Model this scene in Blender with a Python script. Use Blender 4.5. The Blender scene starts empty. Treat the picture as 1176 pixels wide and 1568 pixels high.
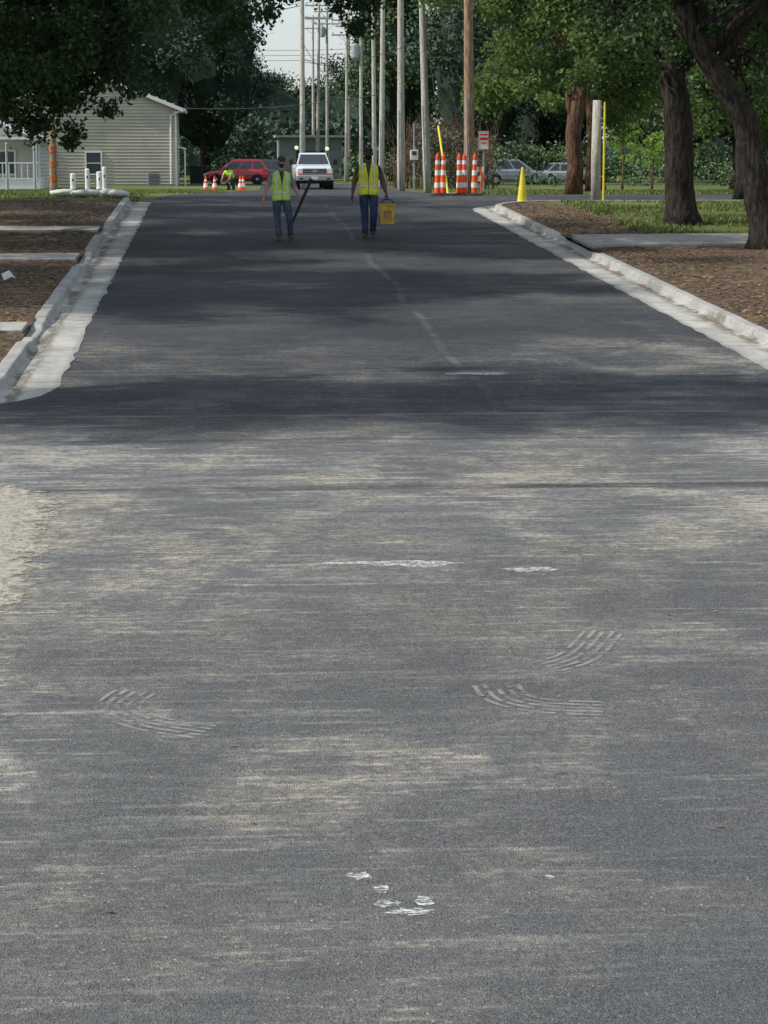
import bpy, math, random
import numpy as np
from mathutils import Vector, Matrix
random.seed(7)
S=bpy.context.scene
COL=S.collection
# ------------------------------------------------------------------ terrain profile
PY=[-60,60,63,66,70,75,115,200,3000]; PZ=[-2.25,2.25,2.335,2.37,2.36,2.31,1.86,1.5,1.5]
def base(y): return float(np.interp(y,PY,PZ))
# ------------------------------------------------------------------ material helpers
class NT:
    def __init__(s,name,rough=.8,spec=.3):
        s.mat=bpy.data.materials.new(name); s.mat.use_nodes=True
        s.t=s.mat.node_tree; s.b=s.t.nodes['Principled BSDF']; s.out=s.t.nodes['Material Output']
        s.b.inputs['Roughness'].default_value=rough
        s.b.inputs['Specular IOR Level'].default_value=spec
    def put(s,sock,v):
        if isinstance(v,bpy.types.NodeSocket): s.t.links.new(v,sock)
        else:
            if hasattr(v,'__len__') and len(v)==3 and len(sock.default_value)==4: v=(*v,1)
            sock.default_value=v
    def math(s,op,a,b=0.0,c=0.0):
        n=s.t.nodes.new('ShaderNodeMath'); n.operation=op
        s.put(n.inputs[0],a); s.put(n.inputs[1],b); s.put(n.inputs[2],c); return n.outputs[0]
    def pos(s): 
        return s.t.nodes.new('ShaderNodeNewGeometry').outputs['Position']
    def obj(s): return s.t.nodes.new('ShaderNodeTexCoord').outputs['Object']
    def sep(s,v):
        n=s.t.nodes.new('ShaderNodeSeparateXYZ'); s.put(n.inputs[0],v); return n.outputs
    def scale(s,v,sc):
        n=s.t.nodes.new('ShaderNodeMapping'); s.put(n.inputs[0],v); n.inputs['Scale'].default_value=sc; return n.outputs[0]
    def noise(s,v,scale,detail=4,rough=.6,dist=0):
        n=s.t.nodes.new('ShaderNodeTexNoise'); s.put(n.inputs['Vector'],v); n.inputs['Scale'].default_value=scale
        n.inputs['Detail'].default_value=detail; n.inputs['Roughness'].default_value=rough; n.inputs['Distortion'].default_value=dist
        return n.outputs['Fac']
    def ramp(s,f,stops):
        n=s.t.nodes.new('ShaderNodeValToRGB'); s.put(n.inputs[0],f); cr=n.color_ramp
        while len(cr.elements)<len(stops): cr.elements.new(.5)
        for e,(p,c) in zip(cr.elements,stops):
            e.position=p
            e.color=(*c,1) if hasattr(c,'__len__') else (c,c,c,1)
        return n.outputs[0]
    def mr(s,f,a,b,c=0,d=1,smooth=True):
        n=s.t.nodes.new('ShaderNodeMapRange'); n.interpolation_type='SMOOTHSTEP' if smooth else 'LINEAR'
        s.put(n.inputs[0],f)
        for i,v in zip((1,2,3,4),(a,b,c,d)): s.put(n.inputs[i],v)
        return n.outputs[0]
    def mix(s,f,a,b,mode='MIX'):
        n=s.t.nodes.new('ShaderNodeMix'); n.data_type='RGBA'; n.blend_type=mode
        s.put(n.inputs[0],f); s.put(n.inputs[6],a); s.put(n.inputs[7],b); return n.outputs[2]
    def col(s,v): s.put(s.b.inputs['Base Color'],v); return s
    def bump(s,h,strength=.5,dist=.02):
        n=s.t.nodes.new('ShaderNodeBump'); n.inputs['Strength'].default_value=strength; n.inputs['Distance'].default_value=dist
        s.put(n.inputs['Height'],h); s.t.links.new(n.outputs[0],s.b.inputs['Normal']); return s
def simple(name,c,rough=.7,var=.25,scale=8,bump=0,spec=.3,metal=0,c2=None):
    m=NT(name,rough,spec); f=m.noise(m.obj(),scale,4)
    c2=c2 or tuple(x*(1-var) for x in c); c1=tuple(min(1,x*(1+var*.5)) for x in c)
    m.col(m.mix(m.mr(f,.3,.7),c2,c1)); m.b.inputs['Metallic'].default_value=metal
    if bump: m.bump(f,bump,.02)
    return m.mat
# ------------------------------------------------------------------ mesh builder
def empty(name,loc=(0,0,0),rz=0):
    o=bpy.data.objects.new(name,None); COL.objects.link(o); o.location=loc; o.rotation_euler=(0,0,rz); o.empty_display_size=.3; return o
class MB:
    def __init__(s): s.v=[];s.f=[];s.m=[]
    def add(s,v,f,m=0):
        n=len(s.v); s.v+= [tuple(p) for p in v]; s.f+=[tuple(i+n for i in q) for q in f]; s.m+=[m]*len(f); return s
    def box(s,c,d,m=0,R=None,taper=1.0):
        v=[]
        for z in(-.5,.5):
            k=taper if z>0 else 1
            for x,y in((-.5,-.5),(.5,-.5),(.5,.5),(-.5,.5)):
                p=Vector((x*d[0]*k,y*d[1]*k,z*d[2]))
                if R is not None: p=R@p
                v.append(p+Vector(c))
        return s.add(v,[(3,2,1,0),(4,5,6,7),(0,1,5,4),(1,2,6,5),(2,3,7,6),(3,0,4,7)],m)
    def tube(s,P,R,n=8,m=0,cap=True,jit=0,rng=random,flat=(1,1)):
        P=[Vector(p) for p in P]; rings=[]
        for i,p in enumerate(P):
            t=(P[min(i+1,len(P)-1)]-P[max(i-1,0)]).normalized()
            ref=Vector((0,1,0)) if abs(t.y)<.9 else Vector((1,0,0))
            a=t.cross(ref).normalized(); b=t.cross(a).normalized()
            r=R[i] if hasattr(R,'__len__') else R
            rings.append([p+(a*math.cos(2*math.pi*k/n)*flat[0]+b*math.sin(2*math.pi*k/n)*flat[1])*r*(1+jit*(rng.random()-.5)) for k in range(n)])
        return s.loft(rings,m,cap)
    def loft(s,rings,m=0,cap=True):
        n=len(rings[0]); v=[p for r in rings for p in r]; f=[]
        for i in range(len(rings)-1):
            for k in range(n):
                f.append((i*n+k,i*n+(k+1)%n,(i+1)*n+(k+1)%n,(i+1)*n+k))
        if cap: f.append(tuple(range(n))[::-1]); f.append(tuple((len(rings)-1)*n+k for k in range(n)))
        return s.add(v,f,m)
    def lathe(s,c,prof,n=16,m=0,axis='Z'):
        rings=[]
        for r,z in prof:
            ring=[]
            for k in range(n):
                a=2*math.pi*k/n
                p=(r*math.cos(a),r*math.sin(a),z)
                if axis=='Y': p=(p[0],p[2],p[1])
                if axis=='X': p=(p[2],p[0],p[1])
                ring.append((p[0]+c[0],p[1]+c[1],p[2]+c[2]))
            rings.append(ring)
        return s.loft(rings,m,True)
    def build(s,name,mats,parent=None,smooth=False,bevel=0,loc=None,rz=0):
        me=bpy.data.meshes.new(name); me.from_pydata(s.v,[],s.f)
        for m in mats: me.materials.append(m)
        me.polygons.foreach_set('material_index',s.m)
        if smooth: me.polygons.foreach_set('use_smooth',[True]*len(s.f))
        me.update(); o=bpy.data.objects.new(name,me); COL.objects.link(o)
        if parent: o.parent=parent
        if loc is not None: o.location=loc; o.rotation_euler=(0,0,rz)
        if bevel:
            b=o.modifiers.new('bevel','BEVEL'); b.width=bevel; b.segments=2; b.limit_method='ANGLE'
        return o
# ------------------------------------------------------------------ materials
def asphalt():
    m=NT('asphalt',.88,.25); p=m.pos(); x,y,z=m.sep(p)
    fine=m.noise(p,55,2,.7); agg=m.noise(p,130,1,.5); med=m.noise(p,18,2,.6)
    big=m.noise(p,.32,3,.6)
    zone=m.mr(m.math('ADD',y,m.math('MULTIPLY',big,2)),21.5,24.5)
    near=m.mix(m.mr(fine,.3,.72),(.056,.057,.060),(.128,.128,.128))
    far=m.mix(m.mr(fine,.3,.72),(.021,.024,.030),(.042,.046,.054))
    c=m.mix(zone,near,far)
    lon=m.noise(m.scale(p,(1.1,.05,1)),1.4,2)
    c=m.mix(m.math('MULTIPLY',m.mr(lon,.5,.78),.22),c,(.09,.095,.10))
    c=m.mix(m.mr(big,.45,.62,0,.2),c,(.11,.112,.115))
    wob=m.math('MULTIPLY',m.math('SUBTRACT',m.noise(m.scale(p,(0,.15,0)),1.5,1),.5),.4)
    sd=m.math('ABSOLUTE',m.math('SUBTRACT',m.math('ADD',x,wob),2.95))
    st=m.noise(m.scale(p,(.35,2.0,1)),1.9,4,.7,.5)
    st2=m.noise(m.scale(p,(.9,6,1)),2.2,4,.72)
    st3=m.noise(m.scale(p,(.55,6.5,1)),1.7,3,.62)
    st4=m.noise(m.scale(p,(2.2,12,1)),1.9,3,.7)
    bl=m.noise(p,.75,4,.68,.6)
    seam=m.math('MULTIPLY',m.mr(sd,.02,.09,1,0),m.mr(bl,.4,.66,.1,1)); seam=m.math('MULTIPLY',seam,m.mr(y,18,26))
    c=m.mix(m.math('MULTIPLY',seam,.45),c,(.17,.17,.165))
    ampY=m.ramp(m.mr(y,8,30,0,1,False),[(0,.34),(.08,.40),(.12,.66),(.16,.72),(.2,.46),(.28,.52),(.36,.70),(.46,.94),(.57,1.0),(.61,.72),(.645,.28),(.75,.15),(.8,.34),(.95,.30),(1,.08)])  # dust amount along the road; thinner near the camera, also painting shade there
    edge=m.mr(m.math('ABSOLUTE',m.math('SUBTRACT',x,1.5)),1.4,4.4,.75,1.8)
    d=m.math('ADD',.13,m.math('MULTIPLY',m.mr(bl,.38,.72),.46))
    d=m.math('ADD',d,m.math('MULTIPLY',m.mr(st,.46,.74),.5))
    d=m.math('ADD',d,m.math('MULTIPLY',m.mr(st2,.5,.75),.45))
    d=m.math('ADD',d,m.math('MULTIPLY',m.mr(st3,.57,.67),.65))
    d=m.math('ADD',d,m.math('MULTIPLY',m.math('MULTIPLY',m.mr(st4,.54,.64),m.mr(bl,.42,.6)),.9))
    d=m.math('MULTIPLY',d,m.mr(big,.34,.64,.6,1.3))
    d=m.math('MULTIPLY',m.math('MULTIPLY',d,ampY),edge)
    d=m.math('MULTIPLY',d,m.mr(med,.3,.62,.45,1.15))
    d=m.math('MINIMUM',d,.95)
    dc=m.mix(m.mr(bl,.42,.62),(.36,.357,.34),(.45,.41,.335))
    c=m.mix(d,c,dc)
    wv=m.math('MULTIPLY',m.noise(m.scale(p,(.35,0,0)),1,1),.35); brk=m.mr(st,.36,.62,.3,1)
    def line(y0,w,amt,colr,c,k):
        jd=m.math('ABSOLUTE',m.math('SUBTRACT',m.math('ADD',y,m.math('MULTIPLY',wv,k)),y0))
        return m.mix(m.math('MULTIPLY',m.mr(jd,w*.3,w,amt,0),brk),c,colr)
    c=line(18.95,.19,.95,(.045,.045,.048),c,1)
    c=line(21.6,.10,.5,(.03,.03,.032),c,1.6)
    c=line(22.7,.06,.5,(.25,.25,.24),c,-1.2)
    c=line(36.5,.18,.5,(.016,.016,.018),c,3)
    c=line(33.2,.10,.4,(.13,.13,.13),c,-2)
    c=line(26.4,.07,.45,(.20,.20,.19),c,1.4)
    v=m.t.nodes.new('ShaderNodeTexVoronoi'); v.inputs['Scale'].default_value=15; m.put(v.inputs['Vector'],p)
    gs=m.math('MULTIPLY',m.mr(v.outputs['Distance'],.05,.15,1,0),m.mr(bl,.40,.56))
    c=m.mix(m.math('MULTIPLY',gs,.75),c,(.44,.43,.40))
    v2=m.t.nodes.new('ShaderNodeTexVoronoi'); v2.inputs['Scale'].default_value=42; m.put(v2.inputs['Vector'],p)
    c=m.mix(m.math('MULTIPLY',m.mr(v2.outputs['Distance'],.1,.32,1,0),m.mr(med,.42,.62,0,.65)),c,(.29,.29,.28))
    c=m.mix(m.mr(agg,.52,.68,0,.7),c,(.026,.026,.028))
    m.col(c); m.bump(m.math('ADD',fine,agg),.8,.014)
    return m.mat
def concrete(name='concrete',c=(.42,.40,.365),dirt=.6):
    m=NT(name,.85,.2); p=m.pos()
    f=m.noise(p,1.7,5,.7); g=m.noise(p,30,2)
    cc=m.mix(m.mr(f,.38,.68),tuple(k*(1-dirt*.45) for k in c),c)
    d=m.mr(m.noise(m.scale(p,(1.5,.8,1)),1.6,4,.7),.52,.68,0,dirt)
    cc=m.mix(d,cc,(.20,.16,.11)); cc=m.mix(m.mr(g,.35,.7,0,.35),cc,(.30,.29,.27))
    m.col(cc); m.bump(g,.35,.01); return m.mat
def curbmat():
    m=NT('curb_concrete',.8,.2); p=m.pos(); x,y,z=m.sep(p)
    f=m.noise(p,1.3,5,.7); g=m.noise(p,28,2); h=m.noise(m.scale(p,(1.2,.5,1)),1.8,5,.75)
    cc=m.mix(m.mr(f,.36,.66),(.30,.295,.275),(.48,.465,.42))
    e=m.math('SUBTRACT',m.math('ABSOLUTE',m.math('SUBTRACT',x,2.415)),4.245)
    cc=m.mix(m.mr(e,.5,.6,0,.35),cc,(.25,.26,.265))  # kerb face and top tinted blue-grey: shade put into the colour
    dd=m.math('ABSOLUTE',m.math('SUBTRACT',e,m.mr(h,.3,.7,.34,.54)))
    cc=m.mix(m.math('MULTIPLY',m.mr(dd,.03,.13,1,0),m.mr(h,.40,.56,.15,.9)),cc,(.12,.095,.065))
    cc=m.mix(m.mr(m.math('SUBTRACT',.06,e),-.05,.06,0,.5),cc,(.15,.145,.14))
    cc=m.mix(m.mr(h,.6,.72,0,.6),cc,(.24,.19,.13))
    fr=m.math('ABSOLUTE',m.math('SUBTRACT',m.math('FRACT',m.math('DIVIDE',y,3.0)),.5))
    cc=m.mix(m.mr(fr,.004,.010,.75,0),cc,(.09,.085,.08))
    cc=m.mix(m.mr(g,.4,.7,0,.35),cc,(.22,.21,.20))
    m.col(cc); m.bump(g,.5,.012); return m.mat
def groundmat(name,verge):
    m=NT(name,.95,.1); p=m.pos(); x,y,z=m.sep(p)
    f=m.noise(p,1.1,5,.7); g=m.noise(p,9,4,.75); h=m.noise(p,.12,3)
    grass=m.mix(m.mr(g,.3,.72),(.05,.075,.020),(.16,.19,.055))
    grass=m.mix(m.mr(h,.45,.65,0,.5),grass,(.20,.20,.08))
    dirt=m.mix(m.mr(g,.34,.68),(.05,.034,.024),(.19,.135,.095))
    dirt=m.mix(m.mr(f,.56,.7,0,.6),dirt,(.24,.17,.10))
    if verge:
        dx=m.math('SUBTRACT',m.math('ABSOLUTE',m.math('SUBTRACT',x,2.42)),4.96)
        dx=m.math('ADD',dx,m.math('MULTIPLY',m.math('SUBTRACT',f,.5),3.2))
        dx=m.math('ADD',dx,m.math('MULTIPLY',m.math('SUBTRACT',g,.5),1.2))
        lim=m.mr(y,36,58,5.0,1.5,False)
        lim=m.math('ADD',lim,m.math('MULTIPLY',m.math('LESS_THAN',x,0),m.mr(y,54,62,6,1,False)))
        k=m.math('SUBTRACT',dx,lim)
        c=m.mix(m.mr(k,-.3,.5),dirt,grass)
        c=m.mix(m.math('MULTIPLY',m.mr(f,.52,.66),.35),c,(.17,.15,.06))
    else:
        c=m.mix(m.mr(f,.6,.72,0,.6),grass,dirt)
    m.col(c); m.bump(g,.9,.06); return m.mat
def leafmat(name,d,l,trans=.35):
    m=NT(name,.6,.2)
    a=m.t.nodes.new('ShaderNodeAttribute'); a.attribute_name='tone'
    n=m.noise(m.pos(),.55,1)
    f=m.math('ADD',m.math('MULTIPLY',a.outputs['Fac'],.75),m.math('MULTIPLY',n,.4))
    c=m.mix(m.mr(f,.15,.95),d,l); m.col(c)
    if trans>0:
        tr=m.t.nodes.new('ShaderNodeBsdfTranslucent'); m.put(tr.inputs[0],m.mix(.5,c,tuple(min(1,k*2.2) for k in l)))
        ms=m.t.nodes.new('ShaderNodeMixShader'); ms.inputs[0].default_value=trans
        m.t.links.new(m.b.outputs[0],ms.inputs[1]); m.t.links.new(tr.outputs[0],ms.inputs[2]); m.t.links.new(ms.outputs[0],m.out.inputs[0])
    return m.mat
def barkmat(name,a,b):
    m=NT(name,.95,.1); p=m.scale(m.pos(),(7,7,1.3)); n=m.noise(p,2.2,5,.75)
    m.col(m.mix(m.mr(n,.35,.68),a,b)); m.bump(n,1.0,.08); return m.mat
M_asph=asphalt(); M_conc=concrete(); M_curb=curbmat()
M_ground=groundmat('ground_grass',False); M_verge=groundmat('verge_soil_grass',True)
M_oak=leafmat('oak_leaves',(.020,.042,.018),(.060,.105,.038),.22)
M_elm=leafmat('elm_leaves',(.03,.06,.018),(.12,.18,.05),.3)
M_sunny=leafmat('sunlit_tree_leaves',(.038,.072,.02),(.13,.19,.055),.3)
M_far=leafmat('far_leaves',(.026,.050,.034),(.068,.105,.062),0)  # far leaf tones, this and the next, lifted: distance haze put into the colour
M_far2=leafmat('far_leaves_light',(.040,.075,.034),(.115,.165,.072),0)
M_young=leafmat('young_leaves',(.08,.15,.03),(.24,.36,.08),.4)
M_bush=leafmat('brush_leaves',(.08,.08,.055),(.19,.17,.11),0)
M_grassb=leafmat('grass_blades',(.06,.09,.02),(.18,.22,.065),0)
M_litter=leafmat('fallen_leaf_litter',(.08,.045,.025),(.28,.20,.11),0)
M_bark=barkmat('bark_dark',(.018,.015,.013),(.075,.064,.054))
M_bark2=barkmat('bark_brown',(.05,.03,.02),(.20,.12,.075))
M_core=simple('shaded_inner_foliage',(.024,.042,.029),.95,.5,1.2)  # dark filler hulls: the shade inside the foliage is put into this colour
# ------------------------------------------------------------------ ground & streets
def ygrid():
    a=list(np.arange(-30,8,2.0))+list(np.arange(8,80,.5))+list(np.arange(80,200,5.0))+[63.0,200,300,600,1500,3000]
    return sorted(set(round(float(k),3) for k in a))
YG=ygrid()
def sheet(name,rows,mat,zoff,noise=0,seed=1,solid=False):
    rng=np.random.RandomState(seed); v=[];f=[]; n=len(rows[0][1])
    for y,xs in rows:
        for k,x in enumerate(xs):
            zz=zoff(x,y) if callable(zoff) else zoff
            v.append((x,y,base(y)+zz+(noise*rng.rand() if 0<k<n-1 else 0)))
    for i in range(len(rows)-1):
        for k in range(n-1):
            f.append((i*n+k,i*n+k+1,(i+1)*n+k+1,(i+1)*n+k))
    b=MB(); b.add(v,f); return b.build(name,[mat],smooth=True)
sheet('ground',[(y,[-1500,-200,-60,-20,0,20,60,200,1500]) for y in YG],M_ground,-.02)
b=MB()
def patch(rows):
    n=len(rows[0][1]); v=[(x,y,base(y)) for y,xs in rows for x in xs]
    b.add(v,[(i*n+k,i*n+k+1,(i+1)*n+k+1,(i+1)*n+k) for i in range(len(rows)-1) for k in range(n-1)])
LX=lambda y: float(np.interp(y,[0,62,72,90,115,150],[-2.3,-2.0,-1.2,.2,2.2,3.0]))
RX=lambda y: float(np.interp(y,[0,60,70,90,115,150],[7.1,7.1,7.2,7.9,9.3,10.0]))
YR=[y for y in YG if -30<=y<=25]; patch([(y,[-60,-20,0,20,60]) for y in YR])
YR=[y for y in YG if 25<=y<=57.5]; patch([(y,[-2.3,0,2.4,5,7.1]) for y in YR])
YR=[y for y in YG if 57.5<=y<=69.5]; patch([(y,[LX(y),0,2.4,5,60]) for y in YR])
YR=[y for y in YG if 69.5<=y<=145]; patch([(y,[LX(y),3.3,5,6,RX(y)]) for y in YR])
YR=[y for y in YG if 145<=y<=155]; patch([(y,[-120,0,5,40,160]) for y in YR])
b.build('asphalt_road',[M_asph],smooth=True)
# kerbs
def arc(cx,cy,r,a0,a1,n=9): return [(cx+r*math.cos(math.radians(a0+(a1-a0)*i/(n-1))),cy+r*math.sin(math.radians(a0+(a1-a0)*i/(n-1)))) for i in range(n)]
prof=[(0,-.03),(0,.008),(.25,.007),(.52,.012),(.575,.03),(.60,.115),(.615,.128),(.635,.132),(.75,.132),(.768,.125),(.77,.02)]
def kerb(name,path,side,seed,drops=()):
    rng=random.Random(seed); P=[]
    for i in range(len(path)-1):
        a=Vector(path[i]);c=Vector(path[i+1]); n=max(1,int((c-a).length/.4))
        P+= [a.lerp(c,k/n) for k in range(n)]
    P.append(Vector(path[-1])); v=[];f=[];n=len(prof); w=0
    for i,p in enumerate(P):
        t=(P[min(i+1,len(P)-1)]-P[max(0,i-1)]).normalized(); nrm=Vector((-t.y,t.x))*side
        w=w*.8+(rng.random()-.5)*.014
        dr=1
        for d0,d1 in drops:
            if d0<p.y<d1: dr=.35
            elif d0-.8<p.y<d1+.8: dr=.7
        zj=(rng.random()-.5)*.006
        for k,(e,z) in enumerate(prof):
            q=p+nrm*(e+w*(k>1)+ (rng.random()-.5)*(.07 if k<2 else .004))
            v.append((q.x,q.y,base(p.y)+(z*dr if z>.02 else z)+(zj if k>3 else 0)))
    for i in range(len(P)-1):
        for k in range(n-1): 
            q=(i*n+k,i*n+k+1,(i+1)*n+k+1,(i+1)*n+k); f.append(q if side<0 else q[::-1])
    b=MB(); b.add(v,f); return b.build(name,[M_curb],smooth=False)
pl=[(-1.83,61.5),(-1.83,26)]+arc(-3.83,25.2,2.0,0,-90)+[(-40,23.2)]
kerb('concrete_kerb',pl,-1,1,drops=[(48.2,50),(40.6,42.6),(29.4,30.6)])
pr=[(40,60.0)]+arc(9.16,57.5,2.5,90,180)+[(6.66,57),(6.66,26)]+arc(9.66,25,3.0,180,270)+[(40,22)]
kerb('concrete_kerb',pr,1,2,drops=[(43,46.6)])
# verges
def lx(y):
    return -2.58 if y>=25.2 else -3.83+math.sqrt(max(0,1.27**2-(25.2-y)**2))
YV=[23.95,24.1,24.3,24.6,24.9,25.2]+[y for y in YG if 25.5<=y<=66]
cols=[0,.3,.7,1.1,1.6,2.2,3,4,5,7,10,16,30,60]
sheet('verge_left',[(y,[lx(y)-c for c in cols][::-1]) for y in YV],M_verge,lambda x,y:float(np.interp(y,[0,60.5,64,70],[.105,.105,-.03,-.03])),.035,3)
def rx(y):
    if y<25: return 9.66-math.sqrt(max(0,2.22**2-(25-y)**2))
    if y>57.5: return 9.16-math.sqrt(max(0,1.72**2-(y-57.5)**2))
    return 7.43
YV=[22.8,23,23.4,24,24.5]+[y for y in YG if 25<=y<=57.5]+[58,58.4,58.8,59.1,59.2]
sheet('verge_right',[(y,[rx(y)+c for c in cols]) for y in YV],M_verge,lambda x,y:.105+.03*min(1,max(0,(x-9)/6)),.035,4)
def slab(name,x0,x1,y0,y1,h=.165,skew=0):
    b=MB(); n=6; v=[];
    for i in range(n+1):
        x=x0+(x1-x0)*i/n; s=skew*i/n
        for y in (y0+s,y1+s):
            v+=[(x,y,base(y)+h),(x,y,base(y)+h-.12)]
    f=[]
    for i in range(n):
        a=i*4;c=a+4
        f+=[(a,c,c+2,a+2),(a,a+1,c+1,c),(a+2,c+2,c+3,a+3)]
    f+=[(0,2,3,1),(n*4,n*4+1,n*4+3,n*4+2)]
    b.add(v,f); b.build(name,[M_conc],bevel=.01)
slab('concrete_walkway',-12,-2.62,48.5,49.7,.155)
slab('concrete_walkway',-12,-2.62,40.9,42.2,.155)
slab('concrete_walkway',-12,-2.62,29.5,30.5,.155)
slab('concrete_driveway',7.47,16,43.5,46.2,.19,.6)
sheet('concrete_footpath',[(y,[7.6,12,20,40]) for y in (76.5,77.5)],M_conc,.02)
sheet('concrete_footpath',[(y,[14.4+(y-50)*.12,15.7+(y-50)*.12]) for y in np.arange(30,59,1.0)],M_conc,.20)
def alpha(mm,fac):
    t=mm.t.nodes.new('ShaderNodeBsdfTransparent'); ms=mm.t.nodes.new('ShaderNodeMixShader'); mm.put(ms.inputs[0],fac)
    mm.t.links.new(t.outputs[0],ms.inputs[1]); mm.t.links.new(mm.b.outputs[0],ms.inputs[2]); mm.t.links.new(ms.outputs[0],mm.out.inputs[0])
m=NT('sandy_gravel',.95,.1); p=m.pos(); x,y,z=m.sep(p); g=m.noise(p,14,4,.75); g2=m.noise(m.scale(p,(.8,1.6,1)),2.2,5,.7)
m.col(m.mix(m.mr(g,.3,.7),(.24,.215,.175),(.46,.43,.36))); m.bump(g,.9,.04)
ex=m.math('ADD',x,m.mr(y,12.4,15.4,.42,0)); ex=m.math('ADD',ex,m.mr(y,18.2,19.8,0,.9))
ed=m.math('ADD',m.math('MULTIPLY',m.math('SUBTRACT',-1.30,ex),2.6),m.math('MULTIPLY',m.math('SUBTRACT',g2,.5),2.2))
ed=m.math('ADD',ed,m.math('MULTIPLY',m.math('SUBTRACT',g,.5),1.6))
alpha(m,m.mr(ed,-.1,.5,0,.93))
sheet('gravel_patch',[(float(y),[-14,-6,-3,-2,-.6]) for y in np.arange(11.5,21.5,.5)],m.mat,.006)
# ------------------------------------------------------------------ road marks
mk=NT('white_paint_smear',.8,.2); p=mk.pos(); f=mk.noise(mk.scale(p,(6,16,1)),4,5,.8)
mk.col((.66,.66,.64)); alpha(mk,mk.mr(f,.44,.60,0,.9))
def smear(cx,cy,w,h,seed):
    rng=random.Random(seed); n=18
    v=[(cx+w/2*math.cos(2*math.pi*k/n)*(.6+.6*rng.random()),cy+h/2*math.sin(2*math.pi*k/n)*(.5+.8*rng.random())) for k in range(n)]
    return [(a,c,base(c)+.004) for a,c in v],[tuple(range(n))]
b=MB()
for i,(cx,cy,w,h) in enumerate([(1.42,15.75,.66,.22),(1.1,15.8,.9,.12),(2.24,15.5,.40,.16),(3.1,26.0,.9,.2),(.60,9.42,.12,.11),(.68,9.25,.08,.10),(.70,9.08,.12,.10),(.80,8.98,.22,.09),(.86,9.1,.10,.12),(1.45,9.35,.05,.05)]):
    v,f=smear(cx,cy,w,h,i); b.add(v,f)
b.build('white_paint_mark',[mk.mat])
tk=NT('dusty_tyre_print',.9,.1); tk.col((.33,.325,.31)); p=tk.pos(); alpha(tk,tk.mr(tk.noise(p,4,4,.7),.34,.62,.05,.6))
b=MB()
def spl(P,n=8):
    P=[Vector(q) for q in P]; out=[]
    for i in range(len(P)-1):
        a=P[max(0,i-1)];c=P[i];d=P[i+1];e=P[min(len(P)-1,i+2)]
        for k in range(n):
            t=k/n; out.append(.5*((2*c)+(d-a)*t+(2*a-5*c+4*d-e)*t*t+(3*c-a-3*d+e)*t**3))
    return out+[P[-1]]
def track(pts,w=.26,ribs=5):
    P=spl(pts)
    for r in range(ribs):
        o=(r/(ribs-1)-.5)*w; L=[]
        for i,q in enumerate(P):
            t=(P[min(i+1,len(P)-1)]-P[max(0,i-1)]).normalized(); nr=Vector((-t.y,t.x))
            L.append((q+nr*(o-w*.055),q+nr*(o+w*.055)))
        for i in range(len(L)-1):
            if (i*7+r*3)%6==0: continue
            vs=[L[i][0],L[i][1],L[i+1][1],L[i+1][0]]; b.add([(q.x,q.y,base(q.y)+.005) for q in vs],[(0,1,2,3)])
track([(1.60,12.50),(1.64,12.2),(1.82,12.03),(2.15,11.95)],.26); track([(2.46,13.7),(2.2,13.1),(1.95,12.85)],.24)
track([(-.50,12.5),(-.60,12.15),(-.42,11.85),(-.10,11.65)],.24)
b.build('tyre_tracks',[tk.mat])
# ------------------------------------------------------------------ foliage
def leafcloud(name,cl,per,size,mat,seed,parent=None,flat=.8,droop=0):
    rng=np.random.RandomState(seed); cl=np.array(cl,float); vol=(cl[:,3]/cl[:,3].mean())**1.7
    cnt=np.maximum(20,(per*vol*(.6+.8*rng.rand(len(cl)))).astype(int)); idx=np.repeat(np.arange(len(cl)),cnt); N=len(idx)
    d=rng.normal(size=(N,3)); d/=np.linalg.norm(d,axis=1)[:,None]
    r=rng.rand(N)**.45*(1+.25*rng.normal(size=N))
    c=cl[idx,:3]+d*(cl[idx,3]*r)[:,None]*np.array([1,1,flat])
    a=rng.normal(size=(N,3)); a[:,2]-=droop; a/=np.linalg.norm(a,axis=1)[:,None]
    n=rng.normal(size=(N,3)); n[:,2]+=.8; s=np.cross(a,n); s/=np.linalg.norm(s,axis=1)[:,None]+1e-9
    L=(size*(.6+.8*rng.rand(N)))[:,None]
    V=np.empty((N,4,3)); V[:,0]=c-a*L*.5; V[:,2]=c+a*L*.5; V[:,1]=c+s*L*.3+a*L*.05; V[:,3]=c-s*L*.3+a*L*.05
    tone=np.clip(.5*rng.rand(N)+.5*rng.rand(len(cl))[idx],0,1)
    me=bpy.data.meshes.new(name); me.vertices.add(N*4); me.vertices.foreach_set('co',V.reshape(-1))
    me.loops.add(N*4); me.loops.foreach_set('vertex_index',np.arange(N*4,dtype=np.int32))
    me.polygons.add(N); me.polygons.foreach_set('loop_start',np.arange(0,N*4,4,dtype=np.int32))
    try: me.polygons.foreach_set('loop_total',np.full(N,4,dtype=np.int32))
    except Exception: pass
    at=me.attributes.new('tone','FLOAT','POINT'); at.data.foreach_set('value',np.repeat(tone,4).astype(np.float32))
    me.materials.append(mat); me.update(calc_edges=True); me.validate()
    o=bpy.data.objects.new(name,me); COL.objects.link(o)
    if parent: o.parent=parent
    return o
def crown(c,rad,n,rmin,rmax,rng,lo=-1):
    out=[]
    while len(out)<n:
        d=np.array([rng.gauss(0,1) for _ in range(3)]); d/=np.linalg.norm(d)
        if d[2]<lo: continue
        k=rng.uniform(.35,1)**.6*(1+.12*rng.gauss(0,1))
        out.append((c[0]+d[0]*rad[0]*k,c[1]+d[1]*rad[1]*k,c[2]+d[2]*rad[2]*k,rng.uniform(rmin,rmax)))
    return out
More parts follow.
